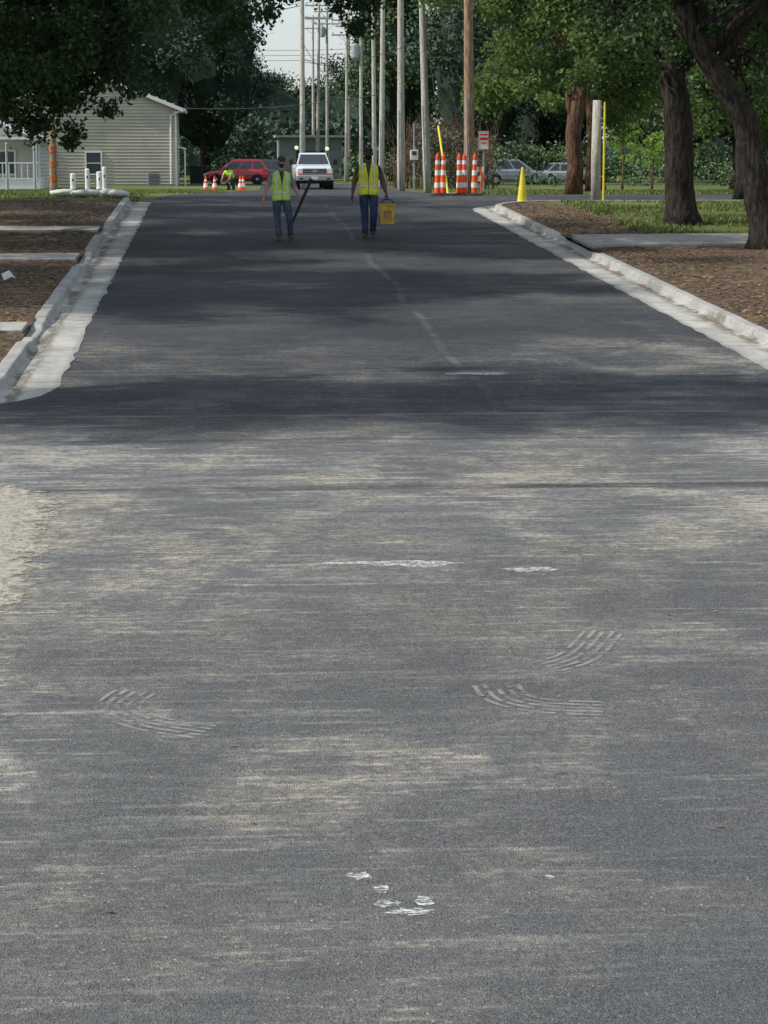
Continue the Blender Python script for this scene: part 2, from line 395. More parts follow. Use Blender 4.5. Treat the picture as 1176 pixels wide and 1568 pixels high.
def tree(name,trunk,tr,cl,per,size,lm,bm,seed,limbs=14,core=None,flat=.8,droop=0.2):
    rng=random.Random(seed); e=empty(name); b=MB()
    P=[Vector(p) for p in trunk]
    Q=[];R=[]
    for i in range(len(P)-1):
        n=4
        for k in range(n):
            t=k/n; Q.append(P[i].lerp(P[i+1],t)+Vector((rng.uniform(-.03,.03),rng.uniform(-.03,.03),0))); R.append(tr[i]*(1-t)+tr[i+1]*t)
    Q.append(P[-1]);R.append(tr[-1]); R[0]*=1.4; R[1]*=1.08
    b.tube(Q,R,14,0,True,.18,rng)
    cs=sorted(cl,key=lambda c:rng.random())[:limbs]
    st=len(Q)//2
    for c in cs:
        a=Q[rng.randrange(st,len(Q))]; t=Vector(c[:3]); mid=a.lerp(t,.5)+Vector((rng.uniform(-.4,.4),rng.uniform(-.4,.4),rng.uniform(.1,.9)*(t-a).length*.12))
        r0=min(tr[-1]*.9,.05+.018*(t-a).length); pts=[]
        for k in range(7):
            u=k/6; pts.append(a*(1-u)**2+mid*2*u*(1-u)+t*u*u+Vector((rng.uniform(-.05,.05),rng.uniform(-.05,.05),rng.uniform(-.05,.05)))*(0<k<6))
        b.tube(pts,[r0*(1-.85*k/6) for k in range(7)],7,0,True,.1,rng)
        for _ in range(2):
            u=pts[rng.randrange(3,6)]; w=Vector((rng.gauss(0,1),rng.gauss(0,1),rng.gauss(.2,.6))).normalized()*rng.uniform(.6,1.6)
            b.tube([u,u+w*.5+Vector((0,0,.1)),u+w],[r0*.35,r0*.22,.008],5,0)
    b.build('trunk_and_limbs',[bm],e,smooth=True)
    leafcloud('leaves',cl,per,size,lm,seed,e,flat,droop)
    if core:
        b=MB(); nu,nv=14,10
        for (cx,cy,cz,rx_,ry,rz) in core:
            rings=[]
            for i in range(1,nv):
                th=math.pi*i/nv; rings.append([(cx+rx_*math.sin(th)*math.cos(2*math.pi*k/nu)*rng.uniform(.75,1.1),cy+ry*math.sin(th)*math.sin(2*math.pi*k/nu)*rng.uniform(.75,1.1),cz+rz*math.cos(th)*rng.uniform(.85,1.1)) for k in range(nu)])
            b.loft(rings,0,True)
        b.build('inner_shade_mass',[M_core],e)
    return e
R=random.Random(11)
vz=lambda y:base(y)+.08
hang=[(-4.25,46,5.95,.8),(-3.7,45,5.15,.7),(-2.9,46,5.95,.7),(-4.1,46,4.5,.6),(-3.3,46,4.75,.5),(-2.3,47,5.4,.5),(-1.95,46,6.2,.6),(-2.9,46,4.05,.3),(-1.75,46,4.9,.3),(-3.7,46,4.2,.45),
 (-1.4,46,6.6,.6),(0,46,6.65,.35),(.7,46,6.55,.38),(.05,46,5.95,.28),(.45,46,6.25,.28),(2.9,46,6.75,.38),(3.1,46,6.25,.25),(2.3,46,6.85,.35),(1.5,46,6.9,.3),(-2.2,46,4.5,.28),(-4.6,46,5.3,.7),(-4.8,45,6.5,.8),(-3.4,46,6.7,.8),(-2.4,47,6.9,.7),(-5.2,47,4.7,.6),(-3.05,46,3.8,.18)]
for _ in range(34):
    x=R.uniform(-5.2,-1.9); lo=4.5 if x<-3 else 4.6+(x+3)*.8; hang.append((x,R.uniform(44,48.5),R.uniform(lo,7.1),R.uniform(.4,.65)))
for _ in range(12): hang.append((R.uniform(-1.9,1.3),R.uniform(44,48),R.uniform(6.35,7.2),R.uniform(.25,.4)))
for _ in range(5): hang.append((R.uniform(2.5,3.4),R.uniform(44,47),R.uniform(6.1,7.0),R.uniform(.2,.32)))
cl=[c for c in crown((-8,47,11),(8.5,8,4.6),120,.8,1.5,R) if not(c[0]>-5 and c[2]<7.6)]
cl+=[(x,y,z,r) for x,y,z,r in crown((0,45,9.5),(4,5,1.6),24,.7,1.1,R) if z>7.9]
e=tree('oak_tree',[(-9.5,47,vz(47)),(-9.4,47,4.5),(-9.2,47,7),(-8.8,46.8,10)],[.42,.36,.3,.2],cl,480,.17,M_oak,M_bark,21,30)
leafcloud('low_hanging_leaves',hang,360,.12,M_oak,121,e,.9,.4)
b=MB()
for c in hang[::2]:
    u=Vector((c[0],c[1],c[2])); t=u+Vector((R.uniform(-1.2,-.2),R.uniform(-.5,.5),R.uniform(.6,1.6))); b.tube([t,u.lerp(t,.5)+Vector((0,0,.12)),u],[.03,.018,.006],5,0)
b.build('twigs',[M_bark],e)
cl=crown((-8.5,60,9.5),(6.3,7,5.2),90,.8,1.4,R)
tree('oak_tree',[(-10.5,60,vz(60)),(-10.4,60,5),(-10,60,8),(-9,60,11)],[.4,.34,.28,.2],cl,440,.18,M_oak,M_bark,22,24)
cl=crown((-10.8,35.5,11.5),(5.2,4.6,4.4),85,.8,1.3,R)
tree('maple_tree',[(-11.2,35.5,vz(35)),(-11.1,35.5,5),(-10.8,35.5,10)],[.32,.28,.18],cl,340,.19,M_elm,M_bark,23,20)
cl=crown((-9.6,22.6,12.5),(5.6,2.3,3.4),60,.7,1.2,R)
tree('maple_tree',[(-11.5,24.6,vz(25)),(-11.3,24.3,5),(-10.3,23,11)],[.32,.28,.18],cl,230,.18,M_elm,M_bark,29,20)
clA=[c for c in crown((12,51,10.2),(6,6,3.6),95,.7,1.3,R)]
clA+=[(10.0,52,6.6,.8),(9.2,53,6.8,.7),(13.2,50,6.2,.9),(12.3,49,6.6,.8),(14.2,52,5.6,.8),(11.3,54,5.7,.5),(13.4,53,4.9,.5),(10.2,48.4,5.9,.5),(10.9,48,6.3,.55),(11.9,47.5,5.3,.45),(9.6,50,6.3,.6),(12.6,52,5.0,.5),(10.9,53,5.0,.4),(12.4,49,5.7,.6)]
tree('elm_tree',[(10.65,50,vz(50)),(10.55,50,3.2),(10.45,50,4.6),(10.3,50,5.6),(10.9,50.3,7.4),(11.4,50.6,9.5)],[.37,.33,.30,.28,.22,.15],clA,460,.145,M_oak,M_bark,24,22)
clB=crown((10.6,42.6,9.8),(5.2,5,3.0),70,.7,1.2,R,-.8)+[(11.6,42.5,6.4,.6),(12.3,43,5.9,.6),(11.1,44,6.7,.6),(9.6,41.5,6.6,.5),(10.6,42,6.9,.5)]
tree('leaning_elm_tree',[(10.85,43,vz(43)),(10.65,43,3.0),(10.35,43,4.2),(9.85,43,5.05),(9.25,43,5.9),(8.9,43,7.0),(8.8,43,8.6)],[.32,.27,.25,.23,.2,.17,.12],clB,400,.14,M_oak,M_bark,25,20)
cl=crown((13.0,79,9.6),(4.9,5,4.9),110,.6,1.15,R)+[(10.6,76,6.0,.7),(11.3,75,5.4,.5),(14.6,77,5.4,.7),(16,78,6,.8)]
tree('ash_tree',[(13.6,79,vz(79)),(13.5,79,4.5),(13.3,79,7),(13,79,10)],[.3,.26,.22,.15],cl,480,.18,M_sunny,M_bark2,26,26)
cl=crown((21,88,9),(5.5,5,5.2),80,.8,1.3,R)
tree('ash_tree',[(21,88,vz(88)),(21,88,5),(21,88,9)],[.3,.26,.16],cl,360,.21,M_elm,M_bark,27,20)
cl=crown((14.4,63,9.2),(3.2,3,2.6),30,.6,1,R)+[(13.9,62,6.2,.6),(15.3,62,5.6,.6),(12.9,61,5.4,.45),(13.3,61,4.9,.35)]
tree('elm_tree',[(15.2,63,vz(60)),(15.1,63,4.5),(14.8,63,7)],[.25,.2,.14],cl,420,.15,M_elm,M_bark,28,16)
b=MB(); rr=random.Random(3)
P=[(11.35,70,2.3),(11.4,70,3.2),(11.3,70,4.2),(11.4,70,5.0),(11.5,70,5.7)]
b.tube(P,[.34,.25,.24,.25,.2],12,0,True,.25,rr); b.tube([(11.4,70,4.5),(11.15,70,5.1),(11.1,70,5.6)],[.12,.1,.07],8,0)
e=empty('lopped_tree'); b.build('trunk',[M_bark2],e,smooth=True)
leafcloud('leaves',[(11.2,70,5.9,.5),(11.7,70,6.2,.6),(11.9,70,5.6,.35)],160,.15,M_elm,5,e)
for i,(x,y,h,r) in enumerate([(20.3,110,3.4,.9),(22.2,112,3.1,.75),(24.6,118,3.3,.8),(30,112,3.2,.9)]):
    z=base(y)-.02; cl=crown((x,y,z+h*.72),(r,r,h*.3),16,.22,.4,R)
    tree('young_tree',[(x,y,z),(x+.03,y,z+h*.45),(x,y,z+h*.85)],[.05,.04,.02],cl,70,.15,M_young,M_bark2,40+i,8)
spec=[(-34,176,19,7.5),(-25,168,20,7),(-16,172,20,7),(-7.5,182,21,6.5),(-1,192,22,6),(-13,195,22,7),
 (5.0,265,12,5),(10.5,270,12,5),(17,262,15,5.5),(1.5,250,17,5),
 (14.6,182,19,4.8),(20,168,18,5.2),(27,175,19,6),(34,160,18,6),(41,168,19,6.5),(49,158,18,6.5),(58,166,19,7),(68,172,19,7),(24,200,21,6),(38,196,22,7),(54,200,22,8),(80,180,20,8),(-46,180,20,8)]
for i,(x,y,h,r) in enumerate(spec):
    z=base(y)-.02; cl=crown((x,y,z+h*.56),(r,r,h*.44),62,1.0,1.9,R)
    cl+=[(x+R.uniform(-r,r),y-R.uniform(0,r),z+R.uniform(.6,2.6),1.3) for _ in range(10)]
    fm=((M_far,M_far2,M_far)[i%3] if i<10 else (M_far2,M_far2,M_far)[i%3])
    if i<6: fm=M_far
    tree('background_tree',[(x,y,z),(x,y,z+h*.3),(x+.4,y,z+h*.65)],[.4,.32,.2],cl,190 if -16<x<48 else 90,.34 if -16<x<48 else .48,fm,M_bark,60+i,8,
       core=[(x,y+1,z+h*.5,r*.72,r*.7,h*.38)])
cl=[(R.uniform(-90,120),R.uniform(222,240),R.uniform(1.8,7.5),R.uniform(1.6,2.6)) for _ in range(330)]
e=empty('distant_hedgerow'); leafcloud('leaves',cl,90,.65,M_far,90,e)
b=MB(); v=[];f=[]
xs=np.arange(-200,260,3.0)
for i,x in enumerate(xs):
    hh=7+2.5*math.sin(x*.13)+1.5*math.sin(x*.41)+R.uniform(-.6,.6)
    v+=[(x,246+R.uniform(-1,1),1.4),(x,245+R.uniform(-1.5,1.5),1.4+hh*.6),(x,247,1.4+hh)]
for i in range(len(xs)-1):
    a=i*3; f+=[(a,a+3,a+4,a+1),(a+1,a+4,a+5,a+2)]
b.add(v,f); b.build('inner_shade_mass',[M_core],e)
cl=[(R.uniform(9.5,15),R.uniform(118,126),base(120)+R.uniform(.3,3.2),R.uniform(.5,.9)) for _ in range(38)]
e=empty('brush_thicket'); leafcloud('leaves',cl,230,.14,M_bush,91,e); b=MB()
for _ in range(120):
    x=R.uniform(9.5,15);y=R.uniform(118,126); b.tube([(x,y,base(y)),(x+R.uniform(-.4,.4),y,base(y)+1.8),(x+R.uniform(-.9,.9),y,base(y)+R.uniform(3,4.3))],[.03,.02,.008],4,0)
b.build('stems',[M_bark2],e)
cl=[(R.uniform(14,60),R.uniform(128,140),base(130)+R.uniform(.3,2.2),R.uniform(.6,1.1)) for _ in range(90)]
e=empty('shrub_row'); leafcloud('leaves',cl,150,.2,M_far2,92,e)
def blades(name,areas,h,mat,seed):
    rng=np.random.RandomState(seed); VV=[];T=[]
    for (x0,x1,y0,y1,z0,n) in areas:
        x=rng.uniform(x0,x1,n); y=rng.uniform(y0,y1,n); 
        dens=np.sin(x*1.9+y*.7)+np.sin(x*.8-y*1.3+2)+rng.rand(n)*2.4-1
        k=dens>.1; x=x[k];y=y[k];n=len(x); z=np.interp(y,PY,PZ)+z0
        a=rng.rand(n)*6.28; hh=h*(.4+rng.rand(n)); w=.012+.012*rng.rand(n); lx_=rng.normal(0,.4,n)*hh; ly_=rng.normal(0,.4,n)*hh
        V=np.empty((n,3,3)); V[:,0]=np.c_[x-np.cos(a)*w,y-np.sin(a)*w,z]; V[:,1]=np.c_[x+np.cos(a)*w,y+np.sin(a)*w,z]; V[:,2]=np.c_[x+lx_,y+ly_,z+hh]
        VV.append(V); T.append(rng.rand(n))
    V=np.concatenate(VV);T=np.concatenate(T);N=len(V)
    me=bpy.data.meshes.new(name); me.vertices.add(N*3); me.vertices.foreach_set('co',V.reshape(-1)); me.loops.add(N*3)
    me.loops.foreach_set('vertex_index',np.arange(N*3,dtype=np.int32)); me.polygons.add(N); me.polygons.foreach_set('loop_start',np.arange(0,N*3,3,dtype=np.int32))
    try: me.polygons.foreach_set('loop_total',np.full(N,3,dtype=np.int32))
    except Exception: pass
    at=me.attributes.new('tone','FLOAT','POINT'); at.data.foreach_set('value',np.repeat(T,3).astype(np.float32))
    me.materials.append(mat); me.update(calc_edges=True); me.validate()
    o=bpy.data.objects.new(name,me); COL.objects.link(o); return o
blades('grass',[(9.2,20,47,59,.12,70000),(10.6,18,38,43,.12,14000),(-14,-2.2,61,75,-.03,16000),(8.5,30,70.5,76,-.03,30000),(-12,.3,80,110,-.03,30000),(9.5,34,78,110,-.03,40000)],.09,M_grassb,5)
rng=random.Random(8); ll=[]
for _ in range(11000):
    if rng.random()<.6: x=7.5+abs(rng.gauss(0,1.6)); y=rng.uniform(28,58)
    else: x=-2.65-abs(rng.gauss(0,1.5)); y=rng.uniform(26,60)
    ll.append((x,y,base(y)+.14,.01))
for _ in range(260): ll.append((rng.uniform(-2.3,7.1),rng.uniform(9,58),0,1))
def litter(name,pts,size,mat,seed):
    rng=random.Random(seed); b=MB(); 
    for x,y,z,q in pts:
        if q==1: z=base(y)+.004
        a=rng.random()*6.28; L=size*rng.uniform(.5,1.3)*(.45 if q==1 else 1); t=rng.uniform(-.35,.35)*L
        c,s=math.cos(a)*L,math.sin(a)*L
        b.add([(x-c,y-s,z),(x+s*.5,y-c*.5,z+abs(t)*.5+.004),(x+c,y+s,z+.004+abs(t)),(x-s*.5,y+c*.5,z+.006)],[(0,1,2,3)])
    o=b.build(name,[mat]); n=len(pts); at=o.data.attributes.new('tone','FLOAT','POINT')
    at.data.foreach_set('value',np.repeat(np.random.RandomState(seed).rand(n),4).astype(np.float32))
litter('fallen_leaves',ll,.045,M_litter,3)
# ------------------------------------------------------------------ buildings
M_sid=simple('beige_siding',(.44,.41,.34),.7,.1,.8); M_white=simple('white_trim',(.72,.72,.70),.6,.1,3); M_roof=simple('asphalt_shingle',(.10,.095,.09),.9,.4,5,.4)
M_glass=NT('window_glass',.08,.6).col((.03,.04,.05)).mat; M_grey=simple('grey_painted_metal',(.32,.34,.35),.5,.15,4); M_dark=simple('dark_plastic',(.02,.021,.023),.5,.3,6)
def house(name,x0,x1,y0,dep,zb,wall,pitch,mw,windows):
    e=empty(name,(0,0,0)); xc=(x0+x1)/2; W=x1-x0; hb=W/2*pitch
    b=MB()
    b.box(((x0+x1)/2,y0+dep/2+.02,zb+wall/2),(W-.06,dep-.06,wall),0)
    v=[(x0+.03,y0+.05,zb+wall),(x1-.03,y0+.05,zb+wall),(xc,y0+.05,zb+wall+hb-.05),(x0+.03,y0+dep,zb+wall),(x1-.03,y0+dep,zb+wall),(xc,y0+dep,zb+wall+hb-.05)]
    b.add(v,[(0,1,2),(5,4,3)],0)
    b.build('walls',[mw],e)
    b=MB(); z=0; bh=.2
    while z<wall+hb-.1:
        if z<wall: a0,a1=x0,x1
        else: k=(z-wall)/hb; a0=x0+W/2*k; a1=x1-W/2*k
        zz=zb+z; b.add([(a0,y0-.03,zz),(a1,y0-.03,zz),(a1,y0+.035,zz+bh),(a0,y0+.035,zz+bh),(a0,y0+.035,zz),(a1,y0+.035,zz)],[(0,1,2,3),(4,5,1,0)],0)
        if z<wall:
            b.add([(x1+.03,y0+.02,zz),(x1+.03,y0+dep,zz),(x1-.02,y0+dep,zz+bh),(x1-.02,y0+.02,zz+bh)],[(0,1,2,3)],0)
        z+=bh
    b.build('clapboards',[mw],e)
    b=MB(); o=.45
    for s in(-1,1):
        xe=xc+s*(W/2+o); ze=zb+wall-o*pitch
        top=zb+wall+hb; yy0,yy1,th,dz=y0-.35,y0+dep+.35,.10,.12
        b.add([(xe,yy0,ze+dz),(xc,yy0,top+dz),(xc,yy1,top+dz),(xe,yy1,ze+dz),(xe,yy0,ze+dz-th),(xc,yy0,top+dz-th),(xc,yy1,top+dz-th),(xe,yy1,ze+dz-th)],[(0,1,2,3),(7,6,5,4),(0,4,5,1),(3,2,6,7),(0,3,7,4)],0)
        b.add([(xe,y0-.38,ze+.11),(xc,y0-.38,top+.11),(xc,y0-.38,top-.12),(xe,y0-.38,ze-.12),(xe,y0-.352,ze+.11),(xc,y0-.352,top+.11),(xc,y0-.352,top-.12),(xe,y0-.352,ze-.12)],[(0,1,2,3),(4,5,1,0),(3,2,6,7)],1)
        b.box((xe+s*.06,y0+dep/2,ze+.02),(.12,dep+.7,.14),1)
        b.add([(xe,y0-.35,ze-.02),(x1 if s>0 else x0,y0-.35,ze-.02),(x1 if s>0 else x0,y0+dep,ze-.02),(xe,y0+dep,ze-.02)],[(0,1,2,3)],1)
    b.build('roof',[M_roof,M_white],e)
    b=MB()
    b.box((x1-.05,y0-.045,zb+wall/2-.1),(.12,.05,wall-.2),1)
    b.tube([(x1+.35,y0-.2,zb+wall-.2),(x1-.35,y0-.12,zb+wall-.5),(x1-.38,y0-.12,zb+.2)],.06,6,1)
    for (wx,wz,ww,wh) in windows:
        b.box((wx,y0-.04,zb+wz),(ww,.05,wh),0)
        for sx in(-1,1): b.box((wx+sx*(ww/2+.04),y0-.06,zb+wz),(.09,.08,wh+.18),1)
        for sz in(-1,1): b.box((wx,y0-.058,zb+wz+sz*(wh/2+.045)),(ww-.01,.075,.09),1)
        b.box((wx,y0-.075,zb+wz),(ww,.03,.05),1)
    b.build('windows_and_trim',[M_glass,M_white],e)
    return e
H=house('two_storey_house',-13.4,-2.5,140,9,base(140)-.1,4.95,.40,M_sid,[(-7.7,1.5,.9,1.3),(-10.5,1.5,.9,1.3),(-10.5,4.0,.9,1.1)])
b=MB(); b.box((-2.35,141.0,4.15),(.9,1.6,.08),0,Matrix.Rotation(.25,3,'Y')); b.box((-2.0,140.4,2.9),(.08,.08,2.4),0); b.build('side_door_canopy',[M_white],H)
H2=house('single_storey_house',-19,-9.6,122,8,base(122)-.1,2.9,.35,simple('white_siding',(.55,.55,.52),.7,.1,1),[(-11.6,1.5,1.2,1.2),(-14.6,1.5,1.2,1.2)])
b=MB()
for i in range(14): b.box((-14+i*.33,119.0,base(119)+.95),(.05,.05,.8),0)
for z in(.55,1.38): b.box((-11.8,119,base(119)+z),(4.6,.07,.07),0)
for x in(-14,-11.8,-9.6): b.box((x,119.05,base(119)+1.3),(.12,.12,2.6),0)
b.box((-11.8,120.4,base(119)+2.68),(5,3.1,.14),0); b.box((-11.8,120.5,base(119)+.25),(4.8,3.0,.5),0)
b.build('porch_with_railing',[M_white],H2)
e=empty('grey_shed'); b=MB(); zb=base(210)
b.box((8.8,212,zb+1.9),(6,5,3.8),0); 
for i in range(20): b.box((5.95+i*.3,209.48,zb+1.9),(.05,.03,3.7),0)
b.box((8.8,209.46,zb+1.3),(2.6,.05,2.6),1); b.box((8.8,212,zb+3.95),(6.6,5.8,.2),2)
b.build('walls_and_roof',[simple('shed_metal',(.22,.25,.26),.6,.2,1),M_dark,M_grey],e)
# ------------------------------------------------------------------ utility poles & cables
M_pole=barkmat('weathered_pole',(.38,.36,.31),(.60,.57,.50)); M_poleb=barkmat('brown_pole',(.22,.14,.09),(.46,.32,.21)); M_wire=simple('cable_black',(.03,.03,.03),.6)
M_porc=simple('transformer_grey',(.35,.37,.38),.4,.1,3)
def pole(x,y,h,r,mat,lean=(0,0),arm=0,tf=False,name='utility_pole'):
    z=base(y)-.05; e=empty(name); b=MB(); n=10
    b.tube([(x+lean[0]*k/n,y+lean[1]*k/n,z+h*k/n) for k in range(n+1)],[r*(1-.35*k/n) for k in range(n+1)],12,0,True,.03)
    b.build('shaft',[mat],e,smooth=True)
    tops=[]; b=MB(); tx,ty,tz=x+lean[0],y+lean[1],z+h
    for a in range(arm):
        za=tz-.3-a*1.1; b.box((tx,ty-.14-r*.6,za),(2.4,.1,.12),0)
        for s in(-1.1,-.5,.5,1.1):
            b.lathe((tx+s,ty-.14-r*.6,za+.05),[(.02,0),(.03,.05),(.06,.07),(.03,.1),(.055,.13),(.02,.18)],8,1); 
            if a==0: tops.append((tx+s,ty-.14,za+.23))
        for s in (-1,1): b.tube([(tx+s*.7,ty-.16-r*.6,za-.04),(tx,ty-.16-r*.6,za-.6)],.018,5,1)
    if not arm: tops=[(tx,ty,tz-.2)]; b.lathe((tx,ty,tz),[(r*.6,-.02),(r*.66,.02),(.02,.08)],10,1)
    if tf: b.lathe((tx-.42,ty-.1,tz-2.6),[(.02,0),(.24,.03),(.26,.1),(.26,.85),(.22,.95),(.06,1.0),(.05,1.15)],14,1); b.box((tx-.2,ty-.1,tz-2.1),(.2,.08,.5),1)
    b.tube([(x-.1,y-r-.02,z+.1),(x-.1+lean[0]*.3,y-r-.02,z+h*.3)],.03,6,1)
    b.build('hardware',[M_pole,M_porc],e,bevel=0)
    return tops
T=[]
T.append(pole(8.23,72,10.5,.185,M_poleb,(-.12,0),1))
T.append(pole(7.62,80,10.5,.15,M_pole,(-.35,0),1))
T.append(pole(7.9,95,11.5,.175,M_pole,(-.05,0),1))
T.append(pole(8.9,120,12,.16,M_pole,(.1,0),1))
pole(9.6,135,12,.15,M_pole,(-.1,0),1); pole(9.75,150,11,.14,M_pole,(0,0),1,True)
p7=pole(5.0,130,12.5,.17,M_pole,(0.05,0)); 
T.append(pole(8.6,190,15,.16,M_pole,(.2,0),2)); pole(10.2,205,15.5,.16,M_pole,(0,0),2,True); pole(9.9,170,12.5,.14,M_pole,(.1,0),2)
pole(11.9,200,15,.15,M_pole,(0,0),2); pole(10.0,230,16.5,.16,M_pole,(0,0),2)
b=MB()
def cable(a,c,sag,r=.014):
    a=Vector(a);c=Vector(c); n=14
    b.tube([a.lerp(c,k/n)-Vector((0,0,sag*4*(k/n)*(1-k/n))) for k in range(n+1)],r,4,0,False)
for i in range(len(T)-1):
    for k in (0,-1): cable(T[i][k],T[i+1][k],.5)
cable((-2.6,141,6.6),(9.0,120,6.9),.35,.02); cable((-20,120,10.5),p7[0],.7,.02); cable((-20,120,9.6),(5,130,12.2),.9,.02); cable((5,130,9.2),(9.75,150,9.6),.3,.02)
cable((8.2,72,6.3),(30,84,7.0),.5,.015); cable((8.9,120,9),(40,112,9.4),.8,.02); cable((8.23,72,8.0),(5,130,9.0),.6,.015); cable((5,130,10.2),(12,230,12.5),.8,.02)
for k in(0,1,2): cable((-12,230,14+k*.5),(24,225,14+k*.5),.8,.02)
b.build('overhead_cables',[M_wire])
e=empty('short_utility_pole'); b=MB(); 
b.tube([(10.62,61.6,2.1),(10.6,61.6,3.6),(10.62,61.6,5.1)],[.14,.135,.125],12,0,True,.03)
b.build('shaft',[M_pole],e,smooth=True)
M_yel=simple('safety_yellow',(.72,.60,.04),.5,.15,5); M_org=simple('safety_orange',(.85,.10,.025),.5,.12,5); M_red=simple('sign_red',(.6,.03,.03),.4,.1,4)
b=MB(); b.tube([(10.80,61.42,2.3),(10.80,61.42,5.05)],.03,8,0); b.box((10.74,61.45,4.6),(.1,.06,.04),1); b.box((10.74,61.45,3.0),(.1,.06,.04),1)
b.build('yellow_guy_guard',[M_yel,M_porc],e)
e=empty('guy_wire_marker'); b=MB(); b.tube([(7.95,76,2.25),(7.75,77.5,4.6)],.04,8,0); b.tube([(7.75,77.5,4.6),(7.45,80,9)],.01,4,1); b.build('yellow_guard_and_wire',[M_yel,M_wire],e)
# ------------------------------------------------------------------ street furniture
M_rub=simple('black_rubber',(.025,.025,.026),.8,.3,9)
def tubes(x,y,h=1.15,lean=0):
    z=base(y); e=empty('channelizer_tube',(x,y,z),random.uniform(0,1)); b=MB()
    b.lathe((0,0,0),[(.02,0),(.27,.0),(.27,.03),(.20,.05),(.12,.07),(.10,.09)],8,2)
    seg=[(.06,.22,0),(.22,.36,1),(.36,.56,0),(.56,.70,1),(.70,.86,0),(.86,.97,1),(.97,1.07,0)]
    for z0,z1,mm in seg:
        r0=.105-.045*z0; r1=.105-.045*z1; w=.004 if mm else 0
        b.lathe((lean*z0,0,0),[(r0+w,z0*h),(r1+w,z1*h-.001)],16,mm)
    b.lathe((lean,0,0),[(.058,1.07*h),(.062,1.09*h),(.05,1.11*h),(.025,1.12*h),(.025,1.17*h),(.01,1.18*h)],12,0)
    b.build('striped_post_and_base',[M_org,M_white,M_rub],e,smooth=False,bevel=.003)
for x,y,l in [(6.72,67.4,0),(6.98,68.3,.02),(7.42,67.6,-.015),(7.66,68.4,0),(7.86,67.5,.02)]: tubes(x,y,1.1,l)
e=empty('yellow_cone',(8.38,60.5,base(60.4)+.02)); b=MB()
b.box((0,0,.02),(.36,.36,.04),0); b.lathe((0,0,0),[(.15,.04),(.135,.10),(.035,.95),(.03,.98),(.015,.985)],18,0); b.lathe((0,0,0),[(.116,.25),(.105,.34)],18,0)
b.build('cone_body_and_base',[M_yel],e,bevel=.006)
def cone(x,y,h=.7):
    e=empty('traffic_cone',(x,y,base(y))); b=MB(); b.box((0,0,.02),(.38,.38,.04),0)
    b.lathe((0,0,0),[(.15,.04),(.125,.04+.15*h)],16,0); b.lathe((0,0,0),[(.129,.04+.151*h),(.085,.04+.42*h)],16,1); b.lathe((0,0,0),[(.082,.04+.421*h),(.068,.04+.55*h)],16,0)
    b.lathe((0,0,0),[(.071,.04+.551*h),(.055,.04+.7*h)],16,1); b.lathe((0,0,0),[(.051,.04+.701*h),(.025,h),(.01,h+.005)],16,0); b.build('cone_body_and_base',[M_org,M_white],e)
for x,y in[(-.55,108),(-.12,109),(1.12,107),(1.3,111)]: cone(x,y)
e=empty('traffic_sign',(9.05,75,base(75))); b=MB()
b.box((0,0,1.0),(.05,.04,2.1),1); b.box((0,-.035,1.78),(.34,.012,.62),0); b.box((0,-.045,1.98),(.26,.006,.05),2);b.box((0,-.045,1.84),(.26,.006,.09),2);b.box((0,-.045,1.70),(.2,.006,.04),2)
for s in(-1,1): b.box((s*.155,-.0445,1.78),(.015,.006,.6),2)
for s in(-1,1): b.box((0,-.0445,1.78+s*.297),(.325,.006,.014),2)
b.build('sign_and_post',[M_white,M_porc,M_red],e,bevel=.003)
e=empty('barricade',(8.75,74,base(74))); b=MB()
for s in(-1,1):
    b.box((s*.12,0,.45),(.03,.04,.9),0); b.box((s*.12,.25,.42),(.03,.04,.9),0,Matrix.Rotation(-.35,3,'X'))
for i,z in enumerate((.8,.5)):
    for k in range(4): b.box((-.15+.1*k,-.03,z),(.098,.02,.18),(k+i)%2)
b.build('frame_and_boards',[M_org,M_white],e)
e=empty('meter_post',(8.9,100,base(100))); b=MB(); b.box((0,0,1.0),(.08,.08,2.0),0); b.box((0,-.06,1.6),(.36,.14,.45),1); b.box((0,-.14,1.68),(.2,.02,.18),2); b.tube([(0,0,2),(0,0,3)],.03,6,0); b.build('post_and_box',[M_grey,M_white,M_glass],e,bevel=.01)
for i,(x,y,h,r) in enumerate([(-7.6,118,.85,.14),(-6.9,119,1.1,.12),(-6.2,118,.95,.16),(-5.9,117,1.2,.1)]):
    e=empty('utility_pedestal',(x,y,base(y)-.02)); b=MB(); b.lathe((0,0,0),[(r*1.1,0),(r*1.1,.12),(r,.14),(r,h*.9),(r*1.06,h*.9),(r*1.0,h*.97),(r*.5,h)],14,0); b.box((0,-r,h*.6),(.08,.03,.12),1); b.build('cover',[M_white,M_dark],e)
e=empty('wheeled_bin',(-1.35,148,base(148))); b=MB(); b.box((0,0,.6),(.85,.8,1.1),0,None,1.15); b.box((0,-.02,1.2),(1.05,.98,.1),0); b.lathe((-.35,.4,.15),[(.15,-.04),(.15,.04)],12,0,'X'); b.lathe((.35,.4,.15),[(.15,-.04),(.15,.04)],12,0,'X'); b.build('body_and_lid',[M_dark],e,bevel=.03)
e=empty('air_conditioner',(-3.9,138.6,base(138))); b=MB(); b.box((0,0,.4),(.8,.8,.8),0)
for k in range(8): b.box((0,-.41,.1+.085*k),(.7,.02,.03),1)
b.lathe((0,0,.8),[(.34,0),(.34,.03),(.1,.05)],16,1); b.build('casing',[M_grey,M_dark],e,bevel=.02)
e=empty('wrapped_wooden_post'); b=MB(); b.tube([(-5.85,80,2.2),(-5.83,80,3.6),(-5.85,80,5.6)],[.14,.13,.12],10,0,True,.05); 
for z in(2.7,3.2,3.7): b.lathe((-5.84,80,z),[(.15,0),(.15,.2)],10,1)
